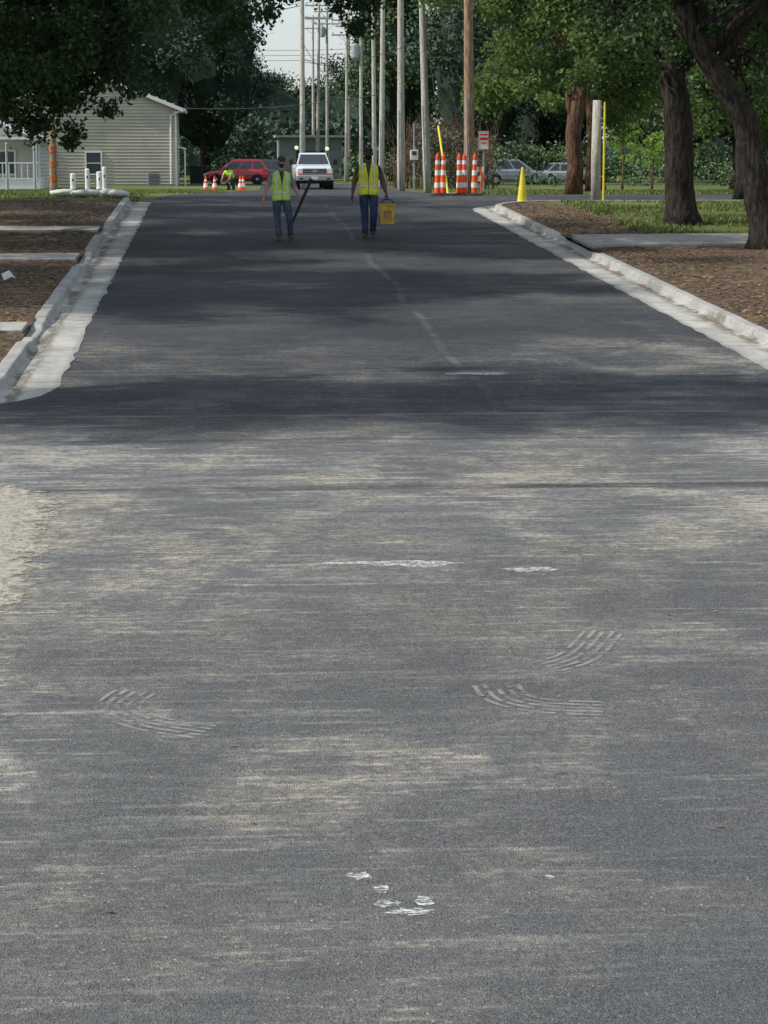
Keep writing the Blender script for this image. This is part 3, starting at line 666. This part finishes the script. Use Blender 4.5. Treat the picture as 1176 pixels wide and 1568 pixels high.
b.build('post',[M_poleb,simple('faded_orange_wrap',(.42,.14,.05),.7,.3,6)],e)
for x,y,h in[(-9.1,112,2.3),(-10.1,108,2.2)]:
    e=empty('grey_post',(x,y,base(y))); b=MB(); b.tube([(0,0,0),(0,0,h)],[.07,.06],8,0); b.lathe((0,0,h),[(.08,0),(.08,.04),(.02,.08)],8,0); b.build('post_and_cap',[M_grey],e)
M_bag=simple('white_woven_bag',(.62,.62,.60),.8,.2,6,.5)
rg=random.Random(5)
for i,(x,y,l) in enumerate([(-4.6,67,.8),(-3.9,66.2,.9),(-3.2,67.2,.8),(-2.9,65.4,.6)]):
    e=empty('sand_bag',(x,y,base(y)+.0),rg.uniform(-.5,.5)); b=MB(); rings=[]
    for k in range(9):
        u=k/8; w=math.sin(math.pi*min(1,max(0,u*.9+.05)))**.5; rings.append([(l*(u-.5),.24*w*math.cos(a)*rg.uniform(.9,1.1),.11+.12*w*math.sin(a)*rg.uniform(.85,1.15)) for a in [2*math.pi*j/10 for j in range(10)]])
    b.loft(rings); b.build('bag',[M_bag],e,smooth=True)
e=empty('plastic_scrap',(-3.55,36.9,base(37)+.13)); b=MB(); b.add([(0,0,0),(.14,-.03,.06),(.2,.05,.02),(.08,.1,.16),(-.05,.08,.1)],[(0,1,3),(1,2,3),(0,3,4)]); b.build('film',[M_bag],e)
# ------------------------------------------------------------------ vehicles
def wheel(b,x,y,r,w,mt,mr_,s):
    b.lathe((x,y,r),[(r*.6,-w/2),(r*.93,-w/2),(r,-w/2+.03),(r,w/2-.03),(r*.93,w/2),(r*.6,w/2)],20,mt,'Y')
    b.lathe((x,y+s*(w/2-.02),r),[(r*.6,-.03),(r*.58,.0),(r*.15,.03),(.02,.035)],12,mr_,'Y')
def paint(name,c): 
    m=NT(name,.25,.5); m.col(m.mix(m.noise(m.obj(),2),c,tuple(k*.85 for k in c))); m.b.inputs['Coat Weight'].default_value=.5; return m.mat
M_tyre=simple('tyre_rubber',(.02,.02,.02),.85); M_rim=simple('alloy',(.4,.4,.41),.35,.1,5,metal=.8); M_lamp=NT('headlamp_lens',.1,.6).col((.7,.72,.75)).mat; M_tail=NT('tail_lamp',.2,.5).col((.35,.01,.01)).mat
M_chrome=simple('chrome',(.55,.55,.56),.2,.05,5,metal=.9)
def car(name,loc,rz,pc,suv=True,L=4.5):
    e=empty(name,loc,rz); h=L/2; b=MB(); W=.9
    H=1.68 if suv else 1.45; sh=1.0 if suv else .88
    st=[(-h,.70,.45,sh-.25),(-h+.08,.80,.33,sh-.08),(-h+.5,.89,.26,sh),(-1.0,.91,.24,sh+.01),(.6,.91,.24,sh),(1.2,.9,.25,sh-.06),(h-.35,.86,.27,sh-.18),(h-.06,.76,.33,sh-.32),(h,.66,.42,sh-.42)]
    rings=[[(x,-w,zb+.12),(x,-w*1.0,(zb+zt)/2),(x,-w*.97,zt-.1),(x,-w*.84,zt),(x,w*.84,zt),(x,w*.97,zt-.1),(x,w,(zb+zt)/2),(x,w,zb+.12),(x,w*.85,zb),(x,-w*.85,zb)] for x,w,zb,zt in st]
    b.loft(rings,0)
    xb0,xt0=(-h+.12,-h+.55) if suv else (-h+.6,-h+1.25); xb1,xt1=1.15,.25
    wb,wt=.80,.63; zb,zt=sh-.02,H
    cab=[(xb0,zb,wb),(xt0,zt-.05,wt),(xt0+.2,zt,wt*.97),(xt1-.15,zt,wt*.97),(xt1,zt-.05,wt),(xb1,zb,wb)]
    v=[];
    for x,z,w in cab: v+=[(x,-w,z),(x,w,z)]
    f=[(0,1,3,2),(2,3,5,4),(4,5,7,6),(6,7,9,8),(8,9,11,10),(0,2,4,6,8,10),(1,11,9,7,5,3),(0,10,11,1)]
    b.add(v,f,0)
    def side(u0,u1,s):
        q=[]
        for u,k in((u0,.1),(u1,.1),(u1,.86),(u0,.86)):
            xl=xb0+(xt0-xb0)*k; xr=xb1+(xt1-xb1)*k; x=xl+(xr-xl)*u; w=wb+(wt-wb)*k+.008; q.append((x,s*w,zb+(zt-.05-zb)*k))
        return q
    for s in(-1,1):
        for u0,u1 in((.05,.3),(.34,.6),(.64,.93)): q=side(u0,u1,s); b.add(q if s<0 else q[::-1],[(0,1,2,3)],1)
    for (a,c,sg) in(((xb1,zb),(xt1,zt-.05),1),((xb0,zb),(xt0,zt-.05),-1)):
        q=[]
        for y_,k in((-1,.12),(1,.12),(1,.9),(-1,.9)): q.append((a[0]+(c[0]-a[0])*k+sg*.01,y_*(wb+(wt-wb)*k-.07),a[1]+(c[1]-a[1])*k+.008))
        b.add(q if sg>0 else q[::-1],[(0,1,2,3)],1)
    for s in(-1,1):
        b.box((h-.1,s*.60,sh-.36),(.14,.26,.13),2); b.box((-h+.06,s*.68,sh-.22),(.1,.18,.26),3)
        for wx in(-h+.85,h-.9):
            b.lathe((wx,s*.80,.33),[(.40,-.12),(.40,.115)],20,4,'Y'); wheel(b,wx,s*.84,.32,.2,5,6,s)
        b.box((.75,s*.98,sh+.08),(.14,.16,.11),0)
        b.box((.05,s*.915,sh-.12),(.16,.012,.03),6)
    b.box((h+.0,0,.42),(.06,1.2,.16),4); b.box((-h+.0,0,.5),(.06,.5,.12),6)
    b.build('body_glass_and_wheels',[pc,M_glass,M_lamp,M_tail,M_dark,M_tyre,M_rim],e,bevel=.02)
car('parked_car',(1.3,150.5,base(150)),math.pi,paint('red_paint',(.48,.02,.03)),True,4.5)
car('parked_car',(2.7,158,base(158)),math.pi,paint('dark_paint',(.05,.06,.07)),True,4.6)
car('parked_car',(5.1,124,base(124)),-math.pi/2,paint('navy_paint',(.03,.04,.06)),False,4.5)
car('parked_car',(19.6,146,base(146)),.1,paint('grey_paint',(.25,.28,.30)),True,4.5)
car('parked_car',(23.7,149,base(149)),.1,paint('silver_paint',(.35,.36,.37)),False,4.5)
def pickup(loc,rz):
    e=empty('pickup_truck',loc,rz); b=MB()
    st=[(2.75,.80,.62,1.05),(2.70,.92,.5,1.13),(2.2,.97,.45,1.22),(1.2,.99,.42,1.27),(-.9,.99,.42,1.28)]
    b.loft([[(x,-w,zb),(x,-w,zt-.16),(x,-w*.9,zt-.02),(x,-w*.5,zt+.02),(x,w*.5,zt+.02),(x,w*.9,zt-.02),(x,w,zt-.16),(x,w,zb)] for x,w,zb,zt in st],0)
    for s in(-1,1): b.box((-1.95,s*.94,.9),(2.1,.09,.76),0)
    b.box((-1.95,0,.6),(2.1,1.78,.08),4); b.box((-2.98,0,.9),(.06,1.96,.74),0)
    wb,wt,zb,zt=.88,.70,1.27,1.90
    cab=[(-1.0,zb,wb),(-.85,zt-.05,wt),(-.7,zt,wt*.96),(.35,zt,wt*.96),(.5,zt-.05,wt),(1.25,zb,wb)]
    v=[]
    for x,z,w in cab: v+=[(x,-w,z),(x,w,z)]
    b.add(v,[(0,1,3,2),(2,3,5,4),(4,5,7,6),(6,7,9,8),(8,9,11,10),(0,2,4,6,8,10),(1,11,9,7,5,3),(0,10,11,1)],0)
    q=[]
    for y_,k in((-1,.06),(1,.06),(1,.93),(-1,.93)): q.append((1.25-.75*k+.012,y_*(wb+(wt-wb)*k-.06),zb+(zt-.05-zb)*k+.01))
    b.add(q,[(0,1,2,3)],1)
    for s in(-1,1):
        for x0,x1 in((-.85,-.05),(.02,.85)):
            q=[]
            for x,k in((x0,.08),(x1,.08),(x1-.45*(x1>.5),.85),(x0,.85)): q.append((x,s*(wb+(wt-wb)*k+.01),zb+(zt-.05-zb)*k))
            b.add(q if s<0 else q[::-1],[(0,1,2,3)],1)
        b.box((2.74,s*.76,.97),(.1,.26,.24),2); b.box((2.745,s*.76,.80),(.09,.24,.07),7)
        b.box((.95,s*1.16,1.42),(.12,.2,.28),4); b.box((.95,s*1.03,1.36),(.06,.16,.05),4)
        for wx in(1.85,-1.85):
            b.lathe((wx,s*.86,.42),[(.5,-.14),(.5,.135)],20,4,'Y'); wheel(b,wx,s*.88,.39,.25,5,6,s)
    b.box((2.76,0,.94),(.06,1.22,.30),4)
    for k in range(3): b.box((2.795,0,.85+.09*k),(.02,1.18,.03),6)
    b.box((2.80,0,.95),(.02,.22,.1),6)
    b.box((2.86,0,.60),(.22,1.92,.22),8); b.box((2.975,0,.60),(.02,.34,.14),0); b.box((2.80,0,.44),(.12,1.6,.1),4)
    for s in(-1,1): b.box((2.972,s*.7,.57),(.02,.2,.08),4)
    b.box((0,0,1.93),(.25,.9,.07),4)
    b.build('body_glass_and_wheels',[paint('white_paint',(.70,.71,.72)),M_glass,M_lamp,M_tail,M_dark,M_tyre,M_chrome,M_org,M_chrome],e,bevel=.02)
    return e
pickup((5.05,117.5,base(117)),-math.pi/2)
em=NT('work_light_lens',.3).col((.6,.75,.4)); em.b.inputs['Emission Color'].default_value=(.62,.95,.45,1); em.b.inputs['Emission Strength'].default_value=.9
e=empty('work_light_stand',(0,0,0)); b=MB()
for x,z in((4.55,4.05),(6.3,4.0)):
    b.tube([(x,127,base(127)),(x,127,z)],.03,6,0); b.lathe((x,126.93,z),[(.12,.05),(.13,-.04),(.11,-.06)],12,0,'Y'); b.lathe((x,126.87,z),[(.11,.0),(.08,-.03),(.02,-.04)],12,1,'Y')
b.build('lamps',[M_dark,em.mat],e)
# ------------------------------------------------------------------ people
def seg_d(p,a,c):
    ab=c-a; t=max(0,min(1,(p-a).dot(ab)/max(ab.length_squared,1e-9))); return (p-(a+ab*t)).length,t
def skinmesh(verts,rad,edges,root=0,sub=2):
    me=bpy.data.meshes.new('tmp'); me.from_pydata(verts,edges,[]); o=bpy.data.objects.new('tmp',me); COL.objects.link(o)
    o.modifiers.new('s','SKIN'); 
    for i,r in enumerate(rad): me.skin_vertices[0].data[i].radius=(r,r); me.skin_vertices[0].data[i].use_root=(i==root)
    s=o.modifiers.new('u','SUBSURF'); s.levels=sub; s.render_levels=sub
    dg=bpy.context.evaluated_depsgraph_get(); dg.update(); m2=bpy.data.meshes.new_from_object(o.evaluated_get(dg)); bpy.data.objects.remove(o); return m2
STAND=dict(pelvis=(0,0,.97),spine=(0,0,1.12),chest=(0,0,1.29),upper=(0,.01,1.42),neck=(0,0,1.51),head=(0,-.01,1.60),
 shL=(.19,.01,1.41),elL=(.28,.04,1.15),wrL=(.31,-.04,.91),shR=(-.19,.01,1.41),elR=(-.28,.05,1.15),wrR=(-.32,-.02,.90),
 hipL=(.10,0,.90),knL=(.11,-.09,.52),anL=(.11,.05,.12),hipR=(-.10,0,.90),knR=(-.10,-.02,.50),anR=(-.11,.08,.12))
RAD=dict(pelvis=.17,spine=.165,chest=.185,upper=.15,neck=.065,head=.06,sh=.085,el=.060,wr=.036,hip=.122,kn=.085,an=.066)
def hand(b,w,d,s,curl,mat,g=1.15):
    w=Vector(w); d=Vector(d).normalized(); fwd=Vector((0,-1,0)); fwd=(fwd-d*fwd.dot(d)).normalized(); inn=d.cross(fwd).normalized()
    if inn.x*s>0: inn=-inn
    b.tube([w-d*.03*g,w+d*.03*g,w+d*.07*g,w+d*.095*g],[.030*g,.038*g,.042*g,.034*g],10,mat,True,0,random,(1,.6) if abs(inn.x)<.5 else (.6,1))
    for i,(off,L) in enumerate(((.030,.075),(.010,.085),(-.010,.078),(-.029,.062))):
        p=w+d*.085*g+fwd*off*g; pts=[p]; ang=0
        for k in range(3):
            ang+=curl; dd=d*math.cos(ang)+inn*math.sin(ang); p=p+dd*L*g*(.45,.32,.23)[k]; pts.append(p)
        b.tube(pts,[.0098*g,.009*g,.008*g,.006*g],7,mat)
    p=w+d*.03*g+fwd*.03*g; q=p+(fwd*.03+d*.025+inn*.012)*g; r=q+(d*.032+inn*.02*(1+curl))*g; b.tube([p,q,r],[.013*g,.011*g,.008*g],7,mat)
def headmesh(b,c,skin,hair,white,capm,beard=True,brim=True,yaw=0):
    c=Vector(c); nu,nv=28,20; Rz=Matrix.Rotation(yaw,3,'Z'); g=[]; start=len(b.v)
    for i in range(nv+1):
        th=math.pi*i/nv; row=[]
        for k in range(nu):
            a=2*math.pi*k/nu; x=math.sin(th)*math.sin(a); y=-math.sin(th)*math.cos(a); z=math.cos(th)
            X=x*.077; Y=y*.098; Z=z*.122
            if z<0: X*=1-.30*(-z)**1.3; Y*=1-.12*(-z)
            if y<-.2:
                nz=math.exp(-((Z+.015)/.022)**2)*math.exp(-(X/.013)**2); Y-=.022*nz
                for s in(-1,1): Y+=.009*math.exp(-((Z-.012)/.014)**2-((X-s*.031)/.015)**2)
                Y-=.006*math.exp(-((Z+.062)/.010)**2-(X/.024)**2); Y-=.010*math.exp(-((Z+.105)/.018)**2-(X/.02)**2)
            row.append(c+Rz@Vector((X,Y,Z)))
        g.append(row)
    n0=len(b.v); b.v+=[tuple(p) for r in g for p in r]
    for i in range(nv):
        for k in range(nu):
            q=[n0+i*nu+k,n0+(i+1)*nu+k,n0+(i+1)*nu+(k+1)%nu,n0+i*nu+(k+1)%nu]; zc=math.cos(math.pi*(i+.5)/nv); a=2*math.pi*(k+.5)/nu
            fr=math.cos(a); mm=skin
            if fr<-.05 and zc>-.45: mm=hair
            if beard and fr>-.1 and zc<-.34 and not(abs(math.sin(a))<.16 and -.56<zc<-.46): mm=hair
            if fr<.35 and fr>-.1 and zc<0 and beard: mm=hair
            b.f.append(tuple(q)); b.m.append(mm)
    for s in(-1,1):
        e_=c+Rz@Vector((s*.031,-.083,.012)); b.tube([e_+Rz@Vector((0,.006,0)),e_,e_+Rz@Vector((0,-.004,0))],[.004,.009,.004],8,white); b.tube([e_+Rz@Vector((0,-.002,0)),e_+Rz@Vector((0,-.007,0))],[.006,.004],7,hair)
        p=c+Rz@Vector((s*.076,.005,-.005)); b.tube([p+Vector((0,0,-.03)),p+Rz@Vector((s*.006,.006,0)),p+Rz@Vector((s*.008,.012,.025))],[.006,.014,.008],7,skin)
        b.tube([c+Rz@Vector((s*.018,-.092,.032)),c+Rz@Vector((s*.045,-.082,.030))],[.005,.004],5,hair)
    b.tube([c+Rz@Vector((-.022,-.097,-.060)),c+Rz@Vector((0,-.103,-.060)),c+Rz@Vector((.022,-.097,-.060))],[.003,.006,.003],6,5)
    rings=[]
    for i in range(8):
        th=math.pi/2*i/7*.98; rings.append([c+Rz@Vector((math.cos(th)*.086*math.cos(a),math.cos(th)*.107*math.sin(a)+.002,.035+math.sin(th)*.092)) for a in [2*math.pi*k/20 for k in range(20)]])
    b.loft(rings,capm)
    br=[]
    for r,z in((.095,.040),(.150,.030),(.168,.024)):
        br.append([c+Rz@Vector((math.sin(t)*r*.55*(1 if r<.1 else .95),-.02-math.cos(t)*r,z-.012*abs(math.sin(t)))) for t in np.linspace(-1.15,1.15,9)])
    v=[p for r in br for p in r]; v+=[p-Vector((0,0,.006)) for p in v]; f=[]
    for i in range(2):
        for k in range(8):
            a=i*9+k; f+=[(a,a+1,a+10,a+9),(a+27+9,a+27+10,a+28,a+27)]
    f+=[(18+k,19+k,46+k,45+k) for k in range(8)]
    b.add(v,f,capm)
    for i in range(start,len(b.v)): b.v[i]=tuple(c+(Vector(b.v[i])-c)*1.1)
def vestmat(name,base_c,stripe,trim,tw=.0):
    m=NT(name,.75,.2); o=m.obj(); x,y,z=m.sep(o); ax=m.math('ABSOLUTE',x)
    def band(v,c,w): return m.math('LESS_THAN',m.math('ABSOLUTE',m.math('SUBTRACT',v,c)),w)
    n=m.noise(o,10,4); c=m.mix(m.mr(n,.3,.7),tuple(k*.7 for k in base_c),base_c)
    up=m.math('GREATER_THAN',z,1.08)
    tr=m.math('MAXIMUM',band(z,1.06,.024+tw),m.math('MULTIPLY',band(ax,.125,.022+tw),up))
    st=m.math('MAXIMUM',band(z,1.06,.022),m.math('MULTIPLY',band(ax,.125,.018),up))
    c=m.mix(tr,c,trim); c=m.mix(st,c,stripe)
    op=m.math('LESS_THAN',ax,m.mr(z,1.2,1.5,.006,.055,False)); c=m.mix(m.math('MULTIPLY',op,m.math('LESS_THAN',y,0)),c,(.06,.065,.07))
    m.col(c); m.bump(m.noise(o,9,3),.8,.03); return m.mat
def person(name,loc,rz,sc,J,mats,tool=None,curl=(.35,.5),squash=True,yaw=0,headup=.118,sleeve=.6,vest=True,beard=True):
    e=empty(name,loc,rz); e.scale=(sc,)*3
    names=['pelvis','spine','chest','upper','neck','head','shL','elL','wrL','shR','elR','wrR','hipL','knL','anL','hipR','knR','anR']
    rad=[RAD[n] if n in RAD else RAD[n[:-1]] for n in names]; ix={n:i for i,n in enumerate(names)}
    E=[('pelvis','spine'),('spine','chest'),('chest','upper'),('upper','neck'),('neck','head'),('upper','shL'),('shL','elL'),('elL','wrL'),('upper','shR'),('shR','elR'),('elR','wrR'),('pelvis','hipL'),('hipL','knL'),('knL','anL'),('pelvis','hipR'),('hipR','knR'),('knR','anR')]
    me=skinmesh([J[n] for n in names],rad,[(ix[a],ix[c]) for a,c in E])
    V={n:Vector(J[n]) for n in names}
    def near(p):
        best=(9,0,0)
        for k,(a,c) in enumerate(E):
            d,t=seg_d(p,V[a],V[c]); d-= (rad[ix[a]]*(1-t)+rad[ix[c]]*t)
            if d<best[0]: best=(d,k,t)
        return best
    if squash:
        for v in me.vertices:
            if near(v.co)[1] in {0,1,2,3,5,8,11,14}: v.co.y*=.70
    for i in range(9): me.materials.append(mats[i])
    me.update()
    for p in me.polygons:
        d,k,t=near(p.center)
        if k==4 or (k==3 and t>.75): mi=0
        elif k in(6,9): mi=4 if t<sleeve else 0
        elif k in(7,10): mi=4 if sleeve>1 else 0
        elif k>=11: mi=6
        elif k==0: mi=6 if t<.5 else 4
        else: mi=4
        p.material_index=mi; p.use_smooth=True
    o=bpy.data.objects.new('body',me); COL.objects.link(o); o.parent=e
    if vest:
        b=MB(); rings=[]; n=36
        for z,wx,wy in ((.875,.205,.150),(.93,.203,.150),(1.0,.198,.146),(1.08,.194,.142),(1.16,.196,.144),(1.25,.205,.150),(1.33,.212,.150),(1.40,.215,.142),(1.45,.200,.128),(1.485,.165,.110),(1.51,.115,.088),(1.522,.092,.074)):
            rings.append([(wx*math.copysign(abs(math.cos(t))**.85,math.cos(t))*(1+.012*math.sin(5*t+z*9)),wy*math.copysign(abs(math.sin(t))**.9,math.sin(t))*(1+.03*math.sin(7*t+z*14)),z+.008*math.sin(3*t)*(z<.9)) for t in [2*math.pi*k/n for k in range(n)]])
        b.loft(rings,0,False); ov=b.build('hi_vis_vest',[mats[8]],e,smooth=True)
        so=ov.modifiers.new('t','SOLIDIFY'); so.thickness=.006; so.offset=1
    b=MB(); headmesh(b,V['head']+Vector((0,-.012,headup)),0,1,2,3,beard,yaw=yaw)
    b.build('head_and_cap',mats[:6],e,smooth=True)
    b=MB()
    for s,wr,el,cu in((1,'wrL','elL',curl[0]),(-1,'wrR','elR',curl[1])): hand(b,V[wr],V[wr]-V[el],s,cu,0)
    b.build('hands',[mats[0]],e,smooth=True)
    b=MB()
    for s,an,kn in((1,'anL','knL'),(-1,'anR','knR')):
        a=V[an]; sp=[( .075,.03,.035),(.06,.045,.055),(.0,.052,.062),(-.06,.05,.054),(-.12,.052,.042),(-.17,.045,.034),(-.195,.025,.022)]
        rings=[]
        for y_,w,hh in sp:
            rings.append([(a.x+w*math.cos(t)+s*(-y_)*.12,a.y+y_,a.z-.12+hh+hh*math.sin(t)) for t in [2*math.pi*k/12 for k in range(12)]])
        b.loft(rings,0); b.tube([a+Vector((0,.005,-.06)),a+Vector((0,0,-.01)),a+(V[kn]-a).normalized()*.06],[.055,.058,.058],12,0)
        b.tube([a-(V[kn]-a).normalized()*.02,a+(V[kn]-a).normalized()*.06,a+(V[kn]-a).normalized()*.2],[.070,.067,.060],14,1)
    b.build('boots_and_cuffs',[mats[7],mats[6]],e,smooth=True)
    if tool: tool(e,V)
    return e
def mats_for(skin,hair,cap,shirt,jeans,boot,vest):
    return [simple('skin_tone',skin,.55,.12,12),simple('hair_dark',hair,.9,.3,40),simple('eye_white',(.6,.58,.55),.3),simple('cap_cloth',cap,.8,.2,12),simple('shirt_cloth',shirt,.9,.3,9,.5),simple('lips',tuple(k*.7 for k in skin),.5),simple('denim',jeans,.9,.35,7,.5),simple('boot_leather',boot,.7,.3,12),vest]
V1=vestmat('lime_vest',(.62,.84,.18),(.66,.68,.60),(.50,.70,.08)); V2=vestmat('yellow_vest',(.80,.90,.06),(.72,.68,.50),(.80,.38,.06),.008)
mA=mats_for((.48,.29,.22),(.04,.028,.02),(.05,.05,.05),(.28,.30,.31),(.06,.085,.12),(.12,.07,.04),V1)
mB=mats_for((.13,.07,.045),(.012,.010,.009),(.03,.028,.03),(.05,.055,.07),(.035,.05,.095),(.06,.045,.04),V2)
JA=dict(STAND); JA.update(elR=(-.32,.06,1.17),wrR=(-.39,.0,.94),elL=(.32,.10,1.16),wrL=(.41,-.02,.98),
  head=(.01,-.02,1.60),knL=(.16,-.13,.53),anL=(.21,.02,.14),knR=(-.09,.02,.5),anR=(-.07,-.12,.12))
JB=dict(STAND); JB.update(elR=(-.29,.06,1.14),wrR=(-.33,-.03,.90),elL=(.30,.05,1.14),wrL=(.36,-.03,.91),
  knL=(.11,-.12,.53),anL=(.09,.10,.16),knR=(-.08,-.03,.5),anR=(-.07,-.08,.12))
def toolA(e,V):
    b=MB(); w=V['wrL']+Vector((.05,-.04,-.09)); d=Vector((.36,-.05,.80)).normalized()
    R_=d.to_track_quat('Z','Y').to_matrix()
    b.box(w-d*.02,(.15,.06,1.0),0,R_); b.box(w-d*.02+R_@Vector((0,-.032,0)),(.10,.01,.9),1,R_); b.box(w-d*.52,(.18,.08,.06),0,R_); b.box(w+d*.48,(.16,.08,.06),0,R_)
    b.tube([w+R_@Vector((-.06,0,-.1)),w+R_@Vector((-.10,0,-.06)),w+R_@Vector((-.10,0,.06)),w+R_@Vector((-.06,0,.1))],.012,8,0)
    b.build('black_levelling_tool',[M_dark,simple('tool_face',(.05,.05,.055),.5)],e,bevel=.006)
def toolB(e,V):
    b=MB(); w=V['wrL']+Vector((.03,-.0,-.13)); t=w.z-.06
    b.box((w.x,w.y,t-.25),(.27,.20,.38),0,None,1.12); b.box((w.x,w.y,t-.045),(.335,.26,.03),0); b.box((w.x,w.y-.112,t-.24),(.16,.012,.15),1)
    b.tube([(w.x-.13,w.y,t-.04),(w.x-.09,w.y,t+.045),(w.x-.03,w.y,t+.062),(w.x+.03,w.y,t+.062),(w.x+.09,w.y,t+.045),(w.x+.13,w.y,t-.04)],.011,8,2)
    b.build('yellow_bucket',[simple('bucket_yellow',(.62,.40,.05),.6,.3,7),simple('bucket_label',(.30,.20,.10),.7),M_dark],e,bevel=.01)
person('road_worker',(1.36,47.3,base(47.3)),.12,.965,JA,mA,toolA,(.75,.35),yaw=.15)
person('road_worker',(3.28,48.0,base(48.0)),-.06,1.055,JB,mB,toolB,(.8,.3),yaw=-.1,sleeve=.35)
SQ=dict(pelvis=(0,.05,.55),spine=(0,-.04,.68),chest=(0,-.15,.80),upper=(0,-.24,.89),neck=(0,-.31,.95),head=(0,-.37,1.0),
 shL=(.18,-.26,.88),elL=(.24,-.38,.66),wrL=(.20,-.52,.48),shR=(-.18,-.26,.88),elR=(-.24,-.38,.66),wrR=(-.20,-.52,.48),
 hipL=(.10,.03,.52),knL=(.17,-.30,.50),anL=(.15,-.05,.12),hipR=(-.10,.03,.52),knR=(-.17,-.30,.50),anR=(-.15,-.05,.12))
V3=NT('lime_shirt',.8).col((.5,.75,.05)).mat
mC=mats_for((.3,.18,.12),(.03,.02,.02),(.1,.1,.1),(.45,.68,.06),(.03,.035,.05),(.05,.04,.03),V3)
person('crouching_worker',(.72,108,base(108)),-.7,1.0,SQ,mC,None,(.5,.5),False,headup=.09,vest=False)
# ------------------------------------------------------------------ light, sky, camera
EL=math.radians(43)
sv=Vector((-.93,-.10,0)).normalized(); sv=Vector((sv.x*math.cos(EL),sv.y*math.cos(EL),math.sin(EL)))
l=bpy.data.lights.new('sun','SUN'); l.energy=4.6; l.angle=math.radians(1.0); l.color=(1,.955,.88)
o=bpy.data.objects.new('sun',l); COL.objects.link(o); o.rotation_euler=sv.to_track_quat('Z','Y').to_euler(); o.location=(0,0,60)
w=bpy.data.worlds.new('World'); S.world=w; w.use_nodes=True; nt=w.node_tree; bg=nt.nodes['Background']
sk=nt.nodes.new('ShaderNodeTexSky'); sk.sky_type='NISHITA'; sk.sun_disc=False; sk.sun_elevation=EL; sk.sun_rotation=math.atan2(sv.x,sv.y); sk.dust_density=1.5; sk.air_density=1.2
# thin bright haze over the clear-sky model
mx=nt.nodes.new('ShaderNodeMix'); mx.data_type='RGBA'; mx.inputs[0].default_value=.5; mx.inputs[7].default_value=(6.6,7.4,8.2,1)
nt.links.new(sk.outputs[0],mx.inputs[6]); nt.links.new(mx.outputs[2],bg.inputs[0]); bg.inputs[1].default_value=.13
cd=bpy.data.cameras.new('camera'); co=bpy.data.objects.new('camera',cd); COL.objects.link(co); S.camera=co
cd.sensor_fit='VERTICAL'; cd.sensor_height=36; cd.lens=77; cd.clip_start=.1; cd.clip_end=6000
co.location=(0,0,3.54); co.rotation_euler=(math.radians(90-9.21),0,math.radians(-4.31))
S.view_settings.view_transform='Standard'; S.view_settings.look='None'; S.view_settings.exposure=0
